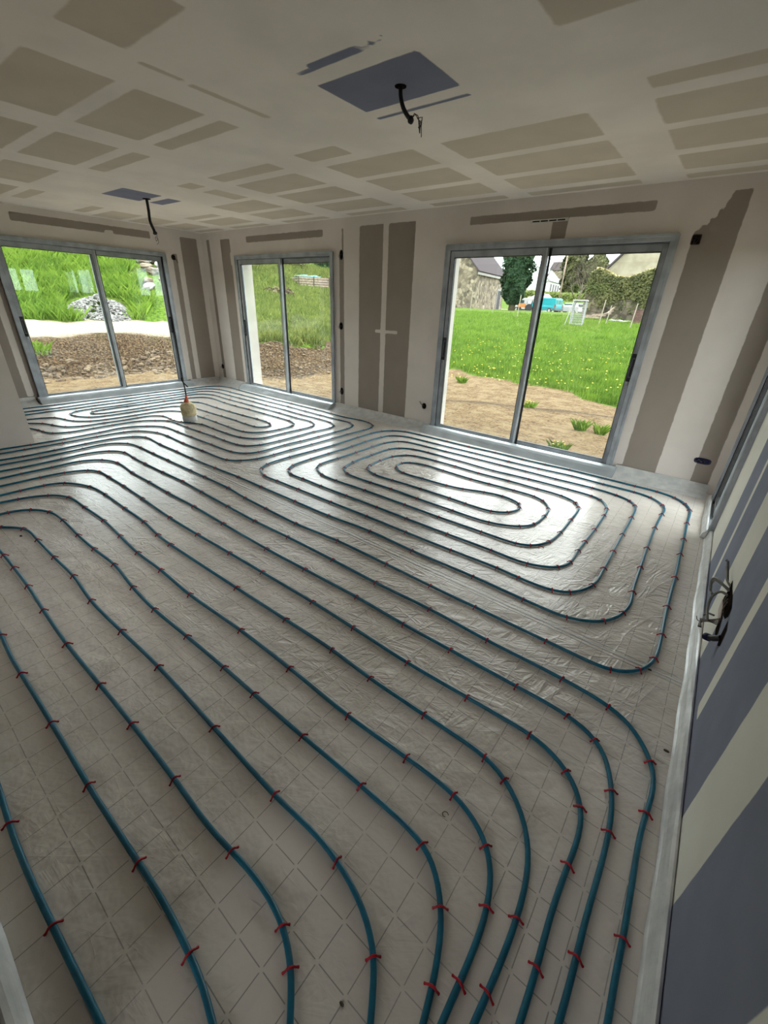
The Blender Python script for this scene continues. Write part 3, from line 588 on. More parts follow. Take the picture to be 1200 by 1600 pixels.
# ------------------------------------------------------------------ ceiling cable drops
def drop(loc, pts, label, wires, s_=1.):
    r = empty('ceiling_cable', loc); tag(r, label, 'cable', 'ceiling light cables')
    q = MB(); q.lathe([(.026*s_, -.004), (.030*s_, -.002), (.030*s_, .0), (.01, .0)], seg=16); q.build('hole', 'cavity', r)
    q = MB(); C = spline([p[:3] for p in pts], .01); q.tube([tuple(c) for c in C], .0105*s_, 10); q.build('conduit', 'black', r, True)
    e = Vector(pts[-1]); q = MB()
    q.tube([e+Vector((-.005, 0, .012)), e+Vector((.0, 0, -.004)), e+Vector((.006, 0, -.014))], [.014*s_, .017*s_, .008], 8); q.build('tape', 'black', r, True)
    q = MB()
    for w in wires: q.tube([tuple(e+Vector(p)) for p in w], .0022, 5)
    q.build('wires', 'brown_cable', r, True)
drop((-1.735, 2.27, ZC), [(0, 0, 0), (.004, 0, -.04), (.022, 0, -.085), (.05, 0, -.12), (.075, 0, -.142)],
     'black conduit hanging from the blue square nearest the camera, with bare wires at its end',
     [[(0, 0, 0), (.02, 0, .022), (.042, 0, .010), (.055, 0, -.02), (.06, 0, -.06)], [(0, 0, 0), (.022, .005, .020), (.045, .004, -.005), (.048, .01, -.04), (.052, .01, -.058)],
      [(.04, 0, 0), (.062, .01, -.02), (.055, 0, -.05), (.050, 0, -.035)], [(.045, 0, .0), (.07, 0, .0), (.06, .01, -.03), (.064, .01, -.075)], [(.05, 0, -.04), (.06, .005, -.01), (.052, .01, -.05)]])
drop((-5.90, 2.94, ZC), [(0, 0, 0), (.0, .0, -.10), (.03, -.02, -.22), (.10, -.03, -.31), (.12, -.03, -.345)],
     'thin black cable hanging from the small far blue patch near the left windows',
     [[(0, 0, 0), (.03, 0, -.02), (.04, 0, -.06), (.0, 0, -.08), (-.02, 0, -.05), (.01, 0, -.03)], [(0, 0, -.04), (.03, .01, -.07), (.04, 0, -.1), (0, 0, -.11)]], 1.5)

# ------------------------------------------------------------------ electrical boxes
def ebox(label, fn, u, z, w, h, oval=False, wires=None, mt='cavity', k=2.2):
    """fn(u, n, z) with n > 0 into the room"""
    base = Vector(fn(u, 0, z)); r = empty('electrical_box', tuple(base)); tag(r, label, 'socket box', 'electrical boxes')
    n = 28; k = k if not oval else 3.2
    def ring(sw, nn):
        out = []
        for i in range(n):
            a = 2*math.pi*i/n; ca, sa = math.cos(a), math.sin(a)
            out.append(Vector(fn(u+math.copysign(abs(ca)**(2/k), ca)*w/2*sw, nn, z+math.copysign(abs(sa)**(2/k), sa)*h/2*sw))-base)
        return out
    q = MB(); A = ring(1.0, .0015); B = ring(1.0, .004); Cc = ring(.88, .004); D = ring(.86, .002)
    q.add(A+B+Cc, [(i, (i+1) % n, n+(i+1) % n, n+i) for i in range(n)] + [(n+i, n+(i+1) % n, 2*n+(i+1) % n, 2*n+i) for i in range(n)]); q.build('rim', 'navy' if oval else 'black', r)
    q = MB(); q.add(D, [tuple(range(n))]); q.build('opening', mt, r)
    q = MB()
    for wv in (wires or []):
        pts = [Vector(fn(u+a, b, z+c))-base for a, b, c in wv]; q.tube(pts, .0025 if w < .12 else .003, 5)
    if wires: q.build('wires', 'brown_cable', r, True)
    return r
fB = lambda u, n, z: (u, YB-n, z)
fA = lambda u, n, z: (XA+n, u, z)
W1 = [[(0, .003, .01), (.0, .03, .0), (-.01, .035, -.03), (.01, .02, -.04)], [(-.01, .003, 0), (-.025, .03, -.005), (-.03, .03, -.03)], [(.01, .003, .01), (.02, .03, -.01), (.0, .03, -.035)]]
ebox('tall dark socket hole with cable, topmost right of the middle window', fB, -4.61, 2.10, .07, .12, wires=W1)
ebox('round dark socket hole at mid height right of the middle window', fB, -4.625, 1.21, .075, .10, wires=W1)
ebox('low dark socket hole near the floor right of the middle window', fB, -4.62, .28, .07, .11, wires=W1)
ebox('small dark socket hole low in the far corner left of the middle window', fB, -7.86, .30, .08, .09, wires=W1[:2])
ebox('dark round socket hole low on the wall, left of the large right window', fB, -3.085, .30, .07, .08, wires=[[(0, .003, 0), (-.03, .03, .02), (-.06, .02, .04), (-.05, .03, .06), (-.07, .03, .05)], [(0, .003, 0), (-.02, .04, .03), (-.055, .03, .055)]])
ebox('square dark opening with wires, top right of the large right window', fB, -.535, 2.10, .07, .075, wires=W1, k=7)
ebox('oval double blue socket box low on the wall in the right corner', fB, .078, .30, .135, .058, True, wires=[[(-.05, .003, -.01), (-.03, .012, .012), (-.01, .012, -.008), (.01, .012, .012), (.02, .01, -.01)], [(-.04, .003, .01), (-.01, .014, .002), (.0, .012, -.012)]], mt='navy')
ebox('round dark hole with cable end, top right of the far left window', fA, 4.285, 2.105, .075, .085, wires=[[(0, .003, 0), (.03, .03, -.03), (.05, .03, -.07)], [(0, .003, 0), (.025, .04, -.04), (.04, .03, -.08), (.06, .03, -.07)]])
# trickle vent above the large window
r = empty('trickle_vent', (-1.81, YB, 2.31)); tag(r, 'thin white slot vent above the large right window', 'vent')
q = MB(); q.box((-.185, -.006, -.012), (.185, -.0005, .016)); q.build('grille', 'white', r)
for i in range(4):
    q = MB(); q.box((-.165+i*.083, -.0075, -.004), (-.165+i*.083+.072, -.0055, .006)); q.build('slot', 'cavity', r)

# ------------------------------------------------------------------ torn opening in the blue board wall with cables
fE = lambda u, n, z: (rx(u)-n, u, z)
base = Vector(fE(2.1, 0, .36)); r = empty('wall_cable_opening', tuple(base)); tag(r, 'torn dark opening in the blue board wall with grey cables and conduit coming out', 'cable opening')
def poly(pts, n): return [Vector(fE(u, n, z))-base for u, z in pts]
q = MB(); P_ = [(2.245, .455), (2.235, .40), (2.25, .35), (2.20, .315), (2.02, .375), (1.985, .41), (2.0, .445), (2.09, .455), (2.17, .45)]; q.add(poly(P_, .002), [tuple(range(len(P_)))])
P_ = [(2.15, .345), (2.10, .27), (2.03, .262), (1.995, .285), (2.08, .345)]; q.add(poly(P_, .002), [tuple(range(len(P_)))])
P_ = [(1.955, .41), (1.90, .40), (1.875, .33), (1.92, .30), (1.95, .33)]; q.add(poly(P_, .002), [tuple(range(len(P_)))]); q.build('opening', 'cavity', r)
q = MB(); P_ = [(2.24, .345), (2.22, .30), (2.12, .30), (2.10, .33), (2.16, .35)]; q.add(poly(P_, .003) + poly(P_, .006), [tuple(range(5, 10))] + [(i, (i+1) % 5, 5+(i+1) % 5, 5+i) for i in range(5)]); q.build('plaster_patch', mat('pink_plaster', (.60, .50, .46), .9), r)
def cab(nm, mt, paths, rad):
    q = MB()
    for p in paths: q.tube([tuple(c) for c in spline([Vector(fE(u, n, z))-base for u, n, z in p], .006)], rad, 6)
    return q.build(nm, mt, r, True)
cab('grey_cable', 'grey_cable', [[(2.22, .0, .41), (2.24, .03, .42), (2.28, .055, .41), (2.30, .06, .37), (2.29, .05, .34), (2.26, .045, .345)],
    [(2.2, .0, .42), (2.22, .03, .43), (2.26, .055, .43), (2.29, .065, .40), (2.28, .055, .35)], [(2.19, 0, .40), (2.2, .03, .40), (2.2, .05, .36), (2.16, .05, .31), (2.13, .045, .30), (2.11, .04, .29)]], .006)
cab('grey_cable', 'grey_cable', [[(2.22, .0, .43), (2.26, .02, .44), (2.32, .025, .45), (2.36, .03, .46)], [(2.15, .02, .30), (2.17, .04, .29), (2.19, .045, .275), (2.17, .05, .27)]], .0045)
cab('black_wire', 'black', [[(2.30, .02, .44), (2.36, .025, .46), (2.41, .03, .47), (2.43, .03, .455)], [(2.27, .012, .43), (2.34, .02, .455), (2.40, .025, .47)]], .0035)
cab('brown_wires', 'brown_cable', [[(2.08, .0, .30+.01*i), (2.10+.005*i, .03, .29), (2.12+.01*i, .045+.003*i, .27-.004*i), (2.13+.012*i, .055, .255-.004*i), (2.10, .05+.003*i, .245)] for i in range(5)] +
    [[(2.14, .05, .25), (2.17, .065, .235), (2.20, .07, .235)]] + [[(2.17-.03*i, .004, .41), (2.14-.03*i, .012, .40-.01*i), (2.10-.02*i, .006, .37)] for i in range(3)], .0022)
q = MB(); C = [Vector(fE(u, n, z))-base for u, n, z in ((1.93, .0, .335), (1.945, .02, .31), (1.965, .04, .295))]; q.tube(C, .0125, 12, False); q.build('black_conduit', 'black', r, True)
q = MB(); C = [Vector(fE(u, n, z))-base for u, n, z in ((1.955, .03, .30), (1.968, .042, .292))]; q.tube(C, .016, 14); q.build('conduit_ring', 'navy', r, True)

# ------------------------------------------------------------------ outdoors: terrain
BANK = np.array([(-11.7, -14), (-11.7, 3.4), (-11.8, 4.6), (-10.7, 6.0), (-9.1, 6.75), (-8.6, 7.4), (-8.5, 8.4), (-8.9, 10.5), (-10, 16), (-14, 40), (-20, 200)], float)
def bank_s(X, Y):
    """distance beyond the foot of the earth bank, positive uphill"""
    best = np.full(X.shape, 1e9); sg = np.zeros(X.shape)
    for a, b in zip(BANK[:-1], BANK[1:]):
        d = b-a; t = np.clip(((X-a[0])*d[0]+(Y-a[1])*d[1])/(d@d), 0, 1); qx = a[0]+t*d[0]; qy = a[1]+t*d[1]
        D = np.hypot(X-qx, Y-qy); s = np.sign(d[0]*(Y-a[1])-d[1]*(X-a[0])); m_ = D < best-1e-9
        best = np.where(m_, D, best); sg = np.where(m_, s, sg)
    return best*sg
def sm(x, a, b): t = np.clip((x-a)/(b-a), 0, 1); return t*t*(3-2*t)
def wob(X, Y, s=1.): return np.sin(X*1.3*s+Y*.7*s)+.6*np.sin(X*2.9*s-Y*2.1*s+1.3)+.4*np.sin(X*5.3*s+Y*4.7*s+.4)
def terrain(X, Y):
    X = np.asarray(X, float); Y = np.asarray(Y, float)
    r = np.hypot(X, Y); az = np.degrees(np.arctan2(-X, Y)); s = bank_s(X, Y)
    zf = np.interp(r, [0, 7, 8.2, 8.7, 9.2, 11, 40, 50, 60, 66, 74, 84, 100, 150, 260], [-.25, -.25, -.24, -.20, -.27, -.25, 1.10, 1.28, 1.36, .95, 1.1, 1.9, 3.7, 6.2, 13])
    zA = .78*sm(s, -.1, 1.7)+.12*sm(s, 1.5, 5.5)+.36*np.maximum(s-5.6, 0)-.24*np.maximum(s-20, 0)-.06*np.maximum(s-40, 0)
    zB = .62*sm(s, -.1, 1.5)+.10*np.maximum(s-1.2, 0)+.14*np.maximum(s-21, 0)
    wA = sm(az, 55, 60); wH = sm(az, 33, 40)
    zh = -.25+zA*wA+zB*(1-wA)
    z = zf*(1-wH)+zh*wH
    rough = np.where((s > -.3) & (s < 1.9) & (az > 38), .045, .012)
    grassy = np.clip(s-1.5, 0, 3)/3*wH
    return z + rough*wob(X, Y, 2.2) + grassy*.05*wob(X, Y, .9)
def gx_axis(lo, hi, c, d0, k):
    xs = [c]; d = d0
    while xs[-1] < hi: xs.append(xs[-1]+d); d *= k
    ys = [c]; d = d0
    while ys[-1] > lo: ys.append(ys[-1]-d); d *= k
    return np.array(sorted(set(ys+xs)))
gxs = np.unique(np.r_[gx_axis(-150, 60, -11, .13, 1.035)]); gys = np.unique(np.r_[gx_axis(-60, 260, 7, .13, 1.035)])
GX, GY = np.meshgrid(gxs, gys, indexing='ij'); GZ = terrain(GX, GY); ni, nj = GX.shape
inside = (GX > XA-.25) & (GX < .45) & (GY > -3.3) & (GY < YB+.25); GZ = np.where(inside, -.3, GZ)
idx = np.arange(ni*nj).reshape(ni, nj)
F = np.stack([idx[:-1, :-1].ravel(), idx[1:, :-1].ravel(), idx[1:, 1:].ravel(), idx[:-1, 1:].ravel()], 1)
me = bpy.data.meshes.new('ground'); me.from_pydata(np.stack([GX.ravel(), GY.ravel(), GZ.ravel()], 1).tolist(), [], F.tolist()); me.update()
me.polygons.foreach_set('use_smooth', [True]*len(me.polygons))
def zones(X, Y):
    s = bank_s(X, Y); r = np.hypot(X, Y); az = np.degrees(np.arctan2(-X, Y)); wb = wob(X, Y, 1.1)
    rC = np.interp(az, [5, 10, 18, 29, 36], [9.3, 9.9, 11.6, 12.9, 12.9])
    edgeA = 5.6+.35*wb; edgeB = 1.45+.35*wb
    gA = sm(s, edgeA-.3, edgeA+.3); gB = sm(s, edgeB-.3, edgeB+.5); gC = sm(r+.25*wb, rC-.3, rC+.5)
    wA = sm(az, 55, 60); wH = sm(az, 33, 40)
    g = (gA*wA+gB*(1-wA))*wH+gC*(1-wH)
    bank = sm(s, -.25, .15)*(1-sm(s, 1.45, 1.75))*wH
    ledge = np.exp(-((r-8.9)/.25)**2)*(1-wH)*1.0
    pale = sm(s, 1.5, 2.0)*(1-g)*wA*wH
    road = ((r > 63) & (r < 78) & (az > 5) & (az < 27)).astype(float)
    return np.clip(g*(1-road), 0, 1), np.clip(bank+ledge, 0, 1), np.clip(pale+road*.7, 0, 1)
ZG, ZB_, ZP = zones(GX, GY)
for nm, arr in (('grass', ZG), ('bank', ZB_), ('pale', ZP)):
    at = me.attributes.new(nm, 'FLOAT', 'POINT'); at.data.foreach_set('value', arr.ravel().astype('f'))
def ground_mat():
    mt, nt, b = new_mat('earth_and_grass')
    A = lambda n: N(nt, 'ShaderNodeAttribute', attribute_name=n).outputs['Fac']
    n1 = noise_n(nt, 3.5, 6, rough=.65); n2 = noise_n(nt, 22, 5, rough=.7); n3 = noise_n(nt, .6, 4)
    sand = mix_n(nt, ramp(nt, n2, .35, .6), (.060, .036, .018), (.175, .118, .062))
    sand = mix_n(nt, ramp(nt, n1, .42, .62, 0, .7), sand, (.205, .15, .085))
    bank = mix_n(nt, ramp(nt, n2, .4, .68), (.022, .013, .007), (.155, .105, .06))
    pale = mix_n(nt, ramp(nt, n2, .3, .62), (.15, .12, .085), (.38, .34, .27))
    g1 = mix_n(nt, ramp(nt, noise_n(nt, 9, 5), .35, .65), (.035, .075, .008), (.10, .165, .018))
    g1 = mix_n(nt, ramp(nt, n3, .4, .65, 0, .5), g1, (.09, .115, .022))
    nz = math_n(nt, 'MULTIPLY', math_n(nt, 'SUBTRACT', n1, .5), .9)
    c = mix_n(nt, A('bank'), sand, bank); c = mix_n(nt, A('pale'), c, pale)
    c = mix_n(nt, ramp(nt, math_n(nt, 'ADD', A('grass'), nz), .42, .58), c, g1)
    L(nt, c, b.inputs['Base Color']); b.inputs['Roughness'].default_value = .95; b.inputs['Specular IOR Level'].default_value = .1
    bump(nt, b, math_n(nt, 'ADD', n2, n1), .9, .06); return mt
M['ground'] = ground_mat(); me.materials.append(M['ground'])
go = bpy.data.objects.new('ground', me); COL.objects.link(go); struct(go)

def grass_mat(name, a, b2, c3):
    mt, nt, b = new_mat(name)
    c = mix_n(nt, ramp(nt, noise_n(nt, 1.3, 4), .35, .65), a, b2); c = mix_n(nt, ramp(nt, noise_n(nt, 12, 2), .5, .75, 0, .6), c, c3)
    L(nt, c, b.inputs['Base Color']); b.inputs['Roughness'].default_value = .7; b.inputs['Specular IOR Level'].default_value = .15; return mt
M['blade'] = grass_mat('grass_blades', (.058, .118, .010), (.115, .195, .018), (.185, .25, .05))
M['blade_dull'] = grass_mat('rough_grass_blades', (.060, .088, .018), (.125, .150, .032), (.23, .20, .09))
def blades(X, Y, h, wd, name, mt, label, lean=.5, parent=None, base=None):
    n = len(X); Z = terrain(X, Y) if base is None else base
    a = RNG.uniform(0, 2*np.pi, n); hh = h*RNG.uniform(.5, 1.25, n); w = wd*RNG.uniform(.6, 1.2, n); l = lean*hh*RNG.uniform(.1, 1, n); b = RNG.uniform(0, 2*np.pi, n)
    dx = np.cos(a)*w/2; dy = np.sin(a)*w/2
    V = np.zeros((n, 4, 3)); V[:, 0] = np.stack([X-dx, Y-dy, Z-.02], 1); V[:, 1] = np.stack([X+dx, Y+dy, Z-.02], 1)
    V[:, 2] = np.stack([X+dx*.7+np.cos(b)*l*.4, Y+dy*.7+np.sin(b)*l*.4, Z+hh*.6], 1); V[:, 3] = np.stack([X+np.cos(b)*l, Y+np.sin(b)*l, Z+hh], 1)
    i = np.arange(n)*4; Fa = np.stack([i, i+1, i+2], 1); Fb = np.stack([i, i+2, i+3], 1)
    me = bpy.data.meshes.new(name); me.from_pydata(V.reshape(-1, 3).tolist(), [], np.vstack([Fa, Fb]).tolist()); me.update(); me.materials.append(M[mt])
    o = bpy.data.objects.new(name, me); COL.objects.link(o)
    if label: tag(o, label, 'grass', kind='stuff')
    if parent: o.parent = parent
    return o
def scatter(n, azr, rr, pw=1.):
    az = np.radians(RNG.uniform(azr[0], azr[1], n)); r = rr[0]+(rr[1]-rr[0])*RNG.random(n)**pw; return -np.sin(az)*r, np.cos(az)*r
X, Y = scatter(100000, (2, 40), (9.4, 42), 1.5); k = zones(X, Y)[0] > RNG.uniform(.3, .9, len(X)); 
blades(X[k], Y[k], .15, .022, 'meadow_grass', 'blade', 'bright green meadow grass covering the field behind the large right window')
X = RNG.uniform(-32, -16.2, 150000); Y = RNG.uniform(2, 22, 150000); az = np.degrees(np.arctan2(-X, Y)); s = bank_s(X, Y); k = (az > 57) & (zones(X, Y)[0] > RNG.uniform(.4, .9, len(X))) & ((X+20.6)*.39+(Y-9.75)*.92 < -.55+.25*wob(X, Y)) & (np.hypot((X+17.9)/1.05, (Y-6.5)/1.05) > 1)
blades(X[k], Y[k], .38, .022, 'slope_grass', 'blade', 'long lush grass on the steep slope behind the far left window', .9)
X, Y = scatter(95000, (36, 59), (10.5, 66), 1.3); k = zones(X, Y)[0] > RNG.uniform(.3, .9, len(X))
blades(X[k], Y[k], .22*np.clip(np.hypot(X[k], Y[k])/22, 1, 2.6), .035*np.clip(np.hypot(X[k], Y[k])/22, 1, 2.6), 'hill_grass', 'blade_dull', 'rough mixed grass on the hillside behind the middle window', .7)
# single tufts growing in the bare earth outside the large window
M['yellow'] = mat('dandelion_yellow', (.45, .36, .015), .6, var=.05)
for (x, y, rad, h, lb) in ((-1.55, 6.0, .12, .13, 'leafy dandelion clump in the sand just outside the right sash'), (-2.94, 8.56, .11, .13, 'small grass tuft in the sand near the centre stile'),
                       (-1.62, 7.42, .09, .15, 'grass tuft in the sand, left of the pair near the right jamb'), (-1.30, 7.38, .07, .15, 'grass tuft in the sand, right of the pair near the right jamb'),
                       (-5.30, 10.05, .12, .14, 'small grass tuft in the sand beside the left reveal of the large window'), (-12.6, 3.05, .3, .25, 'low green weed on the pale earth behind the far left window')):
    r = empty('grass_tuft', (x, y, float(terrain(x, y)))); tag(r, lb, 'grass tuft', 'grass tufts on bare earth')
    n = 120; a = RNG.uniform(0, 6.28, n); q = rad*np.sqrt(RNG.random(n)); blades(q*np.cos(a), q*np.sin(a), h, .014, 'blades', 'blade', None, 1.0, r, base=np.zeros(n))
    if x in (-1.55, -2.94):
        mb = MB()
        for _ in range(9):
            a_ = random.uniform(0, 6.28); c_ = (rad*.7*math.cos(a_), rad*.7*math.sin(a_), h*random.uniform(.8, 1.1)); mb.lathe([(.002, -.004), (.013, .0), (.009, .006), (.001, .007)], c_, 6)
        mb.build('flowers', 'yellow', r)
mb = MB()
X, Y = scatter(260, (3, 36), (11.2, 20), 1.3)
for x, y, z in zip(X, Y, terrain(X, Y)): mb.lathe([(.002, -.006), (.022, .0), (.014, .008), (.001, .01)], (x, y, z+.15), 6)
tag(mb.build('dandelion_flowers', 'yellow'), 'scattered yellow dandelion heads in the meadow grass', 'flowers', kind='stuff')

# ------------------------------------------------------------------ rocks
def rock(mb, c, s_, seed):
    rr = random.Random(seed); ph = [rr.uniform(0, 6.28) for _ in range(6)]; ax = (rr.uniform(.7, 1.3), rr.uniform(.6, 1.2), rr.uniform(.45, .9)); o = len(mb.v); nr, ns = 5, 7
    mb.v.append((c[0], c[1], c[2]-s_*ax[2]))
    for i in range(1, nr):
        t = math.pi*i/nr
        for k in range(ns):
            a = 2*math.pi*k/ns; q = 1+.22*math.sin(3*a+ph[0]+i)+.15*math.sin(2*t+ph[1]+k*2)
            mb.v.append((c[0]+s_*ax[0]*q*math.sin(t)*math.cos(a), c[1]+s_*ax[1]*q*math.sin(t)*math.sin(a), c[2]-s_*ax[2]*math.cos(t)))
    mb.v.append((c[0], c[1], c[2]+s_*ax[2])); top = len(mb.v)-1
    for k in range(ns): mb.f.append((o, o+1+(k+1) % ns, o+1+k)); mb.f.append((top, top-ns+k, top-ns+(k+1) % ns))
    for i in range(nr-2):
        for k in range(ns): a = o+1+i*ns+k; b = o+1+i*ns+(k+1) % ns; mb.f.append((a, b, b+ns, a+ns))
M['gravel'] = mat('grey_rubble', (.07, .067, .067), .9, var=.0, scale=9, col2=(.25, .24, .23))
M['stone'] = mat('buff_stone', (.05, .036, .024), .9, scale=3, col2=(.17, .135, .10), bmp=.6)
M['whitestone'] = mat('pale_stone', (.22, .21, .19), .9, scale=3, col2=(.33, .32, .30))
mb = MB(); cx, cy = -17.7, 6.5
for i in range(900):
    a = random.uniform(0, 6.28); q = 1.9*math.sqrt(random.random()); x = cx+q*math.cos(a)*.5; y = cy+q*math.sin(a)*.5
    z = float(terrain(x, y))+max(0, .55*(1-q/1.9))*random.uniform(.8, 1.05); rock(mb, (x, y, z), random.uniform(.03, .07), i)
tag(mb.build('gravel_heap', 'gravel'), 'heap of grey rubble at the foot of the grass slope, far left window', 'gravel heap', kind='stuff')
mb = MB()
for i in range(4000):
    s_ = random.uniform(0, 1); X_ = random.uniform(-12.3, -8.2); Y_ = random.uniform(-1, 12)
    bs = float(bank_s(np.array([X_]), np.array([Y_]))[0])
    if -.35 < bs < 1.7 and random.random() < .9: rock(mb, (X_, Y_, float(terrain(X_, Y_))), random.uniform(.015, .05 if Y_ > 6 else .085), i)
M['clod'] = mat('earth_clods', (.05, .032, .02), .95, scale=4, col2=(.16, .115, .07)); tag(mb.build('earth_clods', 'clod'), 'loose clods and stones on the brown earth bank outside', 'clods', kind='stuff')
# pile of broad stones high on the slope, right sash of the far left window
bl_ = []
for i in range(38):
    t = random.random(); bl_.append((-23.4+5.2*t+random.uniform(-.5, .5), 10.9-2.1*t+random.uniform(-.2, 1.1), random.uniform(.13, .34)))
bl_.sort(key=lambda e: -float(terrain(e[0], e[1])))
for i, (x, y, sz) in enumerate(bl_):
    z = float(terrain(x, y)); q = MB(); rock(q, (0, 0, 0), sz, 50+i); o = q.build('boulder', 'stone' if i % 4 else 'whitestone'); o.location = (x, y, z+sz*.35); o.scale = (1.3, .9, .85); o.rotation_euler = (random.uniform(-.4, .4), random.uniform(-.4, .4), random.uniform(0, 3))
    tag(o, '%s highest boulder of the stone pile on the slope, far left window' % ORD[i+1] if i else 'highest boulder of the stone pile on the slope, far left window', 'boulder', 'boulders in the stone pile')

# ------------------------------------------------------------------ timber crate on the hillside
def tz(x, y): return float(terrain(x, y))
M['wood'] = mat('weathered_timber', (.16, .12, .09), .85, scale=6, col2=(.27, .21, .165)); M['wood_dark'] = mat('dark_gap', (.05, .035, .025), .9)
M['turq'] = mat('turquoise_sheet', (.06, .25, .24), .5, scale=3, col2=(.24, .40, .38))
r = empty('timber_crate', (-34.8, 32.3, tz(-34.8, 32.3)), math.radians(65)); tag(r, 'stacked slatted timber crate on the hillside behind the middle window', 'crate')
zb = .0; q = MB(); q.box((-1.45, -.6, zb-.5), (1.6, 1.8, zb+1.05)); q.build('core', 'wood_dark', r)
for i in range(5):
    q = MB(); z0 = zb+.02+i*.21; q.box((-1.5, -.66, z0), (1.65, -.6, z0+.165)); q.box((-1.51, -.6, z0), (-1.45, 1.82, z0+.165)); q.box((1.6, -.6, z0), (1.66, 1.82, z0+.165)); q.build('slat', 'wood', r)
for x in (-1.5, .0, 1.58): q = MB(); q.box((x, -.70, zb-.1), (x+.09, -.66, zb+1.07)); q.build('post', 'wood_dark', r)
q = MB()
for i in range(7): q.box((-1.6+i*.34, -.5+.05*(i % 2), zb+1.06), (-1.2+i*.34, .4, zb+1.12+.05*((i*37) % 3)))
o = q.build('plastic_sheet', 'turq'); o.location = r.location; o.rotation_euler = r.rotation_euler; tag(o, 'crumpled turquoise sheet lying on the timber crate', 'sheet')

# ------------------------------------------------------------------ foliage helpers
def leaves(P, Nn, size, name, mt, parent, jitter=.5):
    n = len(P); T = RNG.normal(size=(n, 3)); NV = Nn+RNG.normal(size=(n, 3))*jitter; NV /= np.linalg.norm(NV, axis=1)[:, None]
    U = np.cross(NV, T); U /= np.linalg.norm(U, axis=1)[:, None]; Wv = np.cross(NV, U); sz = size*RNG.uniform(.6, 1.3, n)[:, None]
    V = np.stack([P-U*sz, P+Wv*sz*.6, P+U*sz, P-Wv*sz*.6], 1); i = np.arange(n)*4
    me = bpy.data.meshes.new(name); me.from_pydata(V.reshape(-1, 3).tolist(), [], np.stack([i, i+1, i+2, i+3], 1).tolist()); me.update(); me.materials.append(M[mt])
    o = bpy.data.objects.new(name, me); COL.objects.link(o); o.parent = parent; return o
M['ivy'] = grass_mat('ivy_leaves', (.008, .024, .010), (.018, .045, .017), (.04, .07, .032))
M['ivy_olive'] = grass_mat('olive_ivy', (.035, .042, .015), (.075, .078, .028), (.15, .14, .07))
M['bark'] = mat('bark', (.09, .07, .05), .9, scale=5, bmp=.3); M['twig'] = mat('bare_twigs', (.08, .062, .048), .9)
M['dry'] = mat('dry_yellow_grass', (.18, .155, .05), .9, scale=3, col2=(.27, .225, .10))
def ivy_tree(x, y, h, rad, label, leaf='ivy', n=9000, low=.1, size=.16):
    z = tz(x, y)-.1; r = empty('ivy_tree', (x, y, z)); tag(r, label, 'tree', 'ivy-clad trees')
    q = MB(); q.tube([(0, 0, 0), (.1, 0, h*.4), (-.05, .1, h*.8), (0, 0, h)], [.38, .3, .2, .06], 9); q.build('trunk', 'bark', r, True)
    t = RNG.random(n); a = RNG.uniform(0, 6.283, n); zz = low*h+(1-low)*h*t
    prof = np.interp(t, [0, .12, .3, .55, .8, 1], [.38, .72, .95, 1.0, .8, .25]); q_ = rad*prof*(1+.16*np.sin(a*3+zz*1.7)+.12*np.sin(a*5-zz*2.9))*RNG.uniform(.75, 1.02, n)
    leaves(np.stack([q_*np.cos(a), q_*np.sin(a), zz], 1), np.stack([np.cos(a), np.sin(a), 0*a+.3], 1), size, 'foliage', leaf, r)
    nn = 14; core = MB(); core.lathe([(rad*.75*float(np.interp(k/nn, [0, .12, .3, .55, .8, 1], [.38, .72, .95, 1, .8, .2])), low*h+(1-low)*h*k/nn) for k in range(nn+1)], seg=14); core.build('foliage_core', leaf, r)
def bare_tree(x, y, h, label, seed=1, spread=.5, r0=.16, z=None):
    z = tz(x, y)-.1 if z is None else z; r = empty('bare_tree', (x, y, z)); tag(r, label, 'tree', 'bare trees'); rr = random.Random(seed); tr = MB(); br = MB()
    def grow(mb, p, d, ln, rad, lv):
        pts = [p]; q = p.copy(); dd = d.copy()
        for _ in range(4):
            dd = (dd+Vector((rr.gauss(0, .12), rr.gauss(0, .12), rr.gauss(.03, .06)))).normalized(); q = q+dd*ln/4; pts.append(q.copy())
        mb.tube(pts, [rad*(1-.12*i) for i in range(5)], 5 if lv < 3 else 3)
        if lv >= 5: return
        for _ in range(3 if lv else 4):
            k = rr.randint(2, 4); nd = (dd+Vector((rr.gauss(0, spread), rr.gauss(0, spread), rr.gauss(.1, .3)))).normalized(); grow(br, pts[k], nd, ln*rr.uniform(.6, .8), rad*.5, lv+1)
    grow(tr, Vector((0, 0, 0)), Vector((0, 0, 1)), h*.38, r0, 0); tr.build('trunk', 'bark', r, True); br.build('branches', 'twig', r)

for (bx, by, bw, bh, lf, lb) in ((-52, 45, 2.6, 2.6, 'ivy_olive', 'dark bush at the top of the hillside, middle window, left of centre stile'), (-50, 49.5, 1.8, 2.2, 'ivy', 'small dark bush high on the hillside above the crate'), (-55, 56, 3.2, 2.6, 'scrub', 'brown leafless scrub high on the hillside, right of the bushes'),
                                 (-25.5, 20.6, 1.1, .45, 'scrub', 'pale dry scrub clump in the hillside grass below the crate'), (-47, 39.5, 2.4, 2.0, 'ivy_olive', 'olive bush high on the hillside in the left sash of the middle window')):
    if 'scrub' not in M: M['scrub'] = grass_mat('dry_scrub', (.06, .045, .028), (.13, .10, .062), (.20, .165, .10))
    r = empty('bush', (bx, by, tz(bx, by))); tag(r, lb, 'bush'); n = 1500; d = RNG.normal(size=(n, 3)); d /= np.linalg.norm(d, axis=1)[:, None]; d[:, 2] = np.abs(d[:, 2]); k_ = RNG.uniform(.6, 1.05, n)[:, None]
    leaves(d*k_*np.array([bw, bw, bh]), d, .14, 'foliage', lf, r, .8)
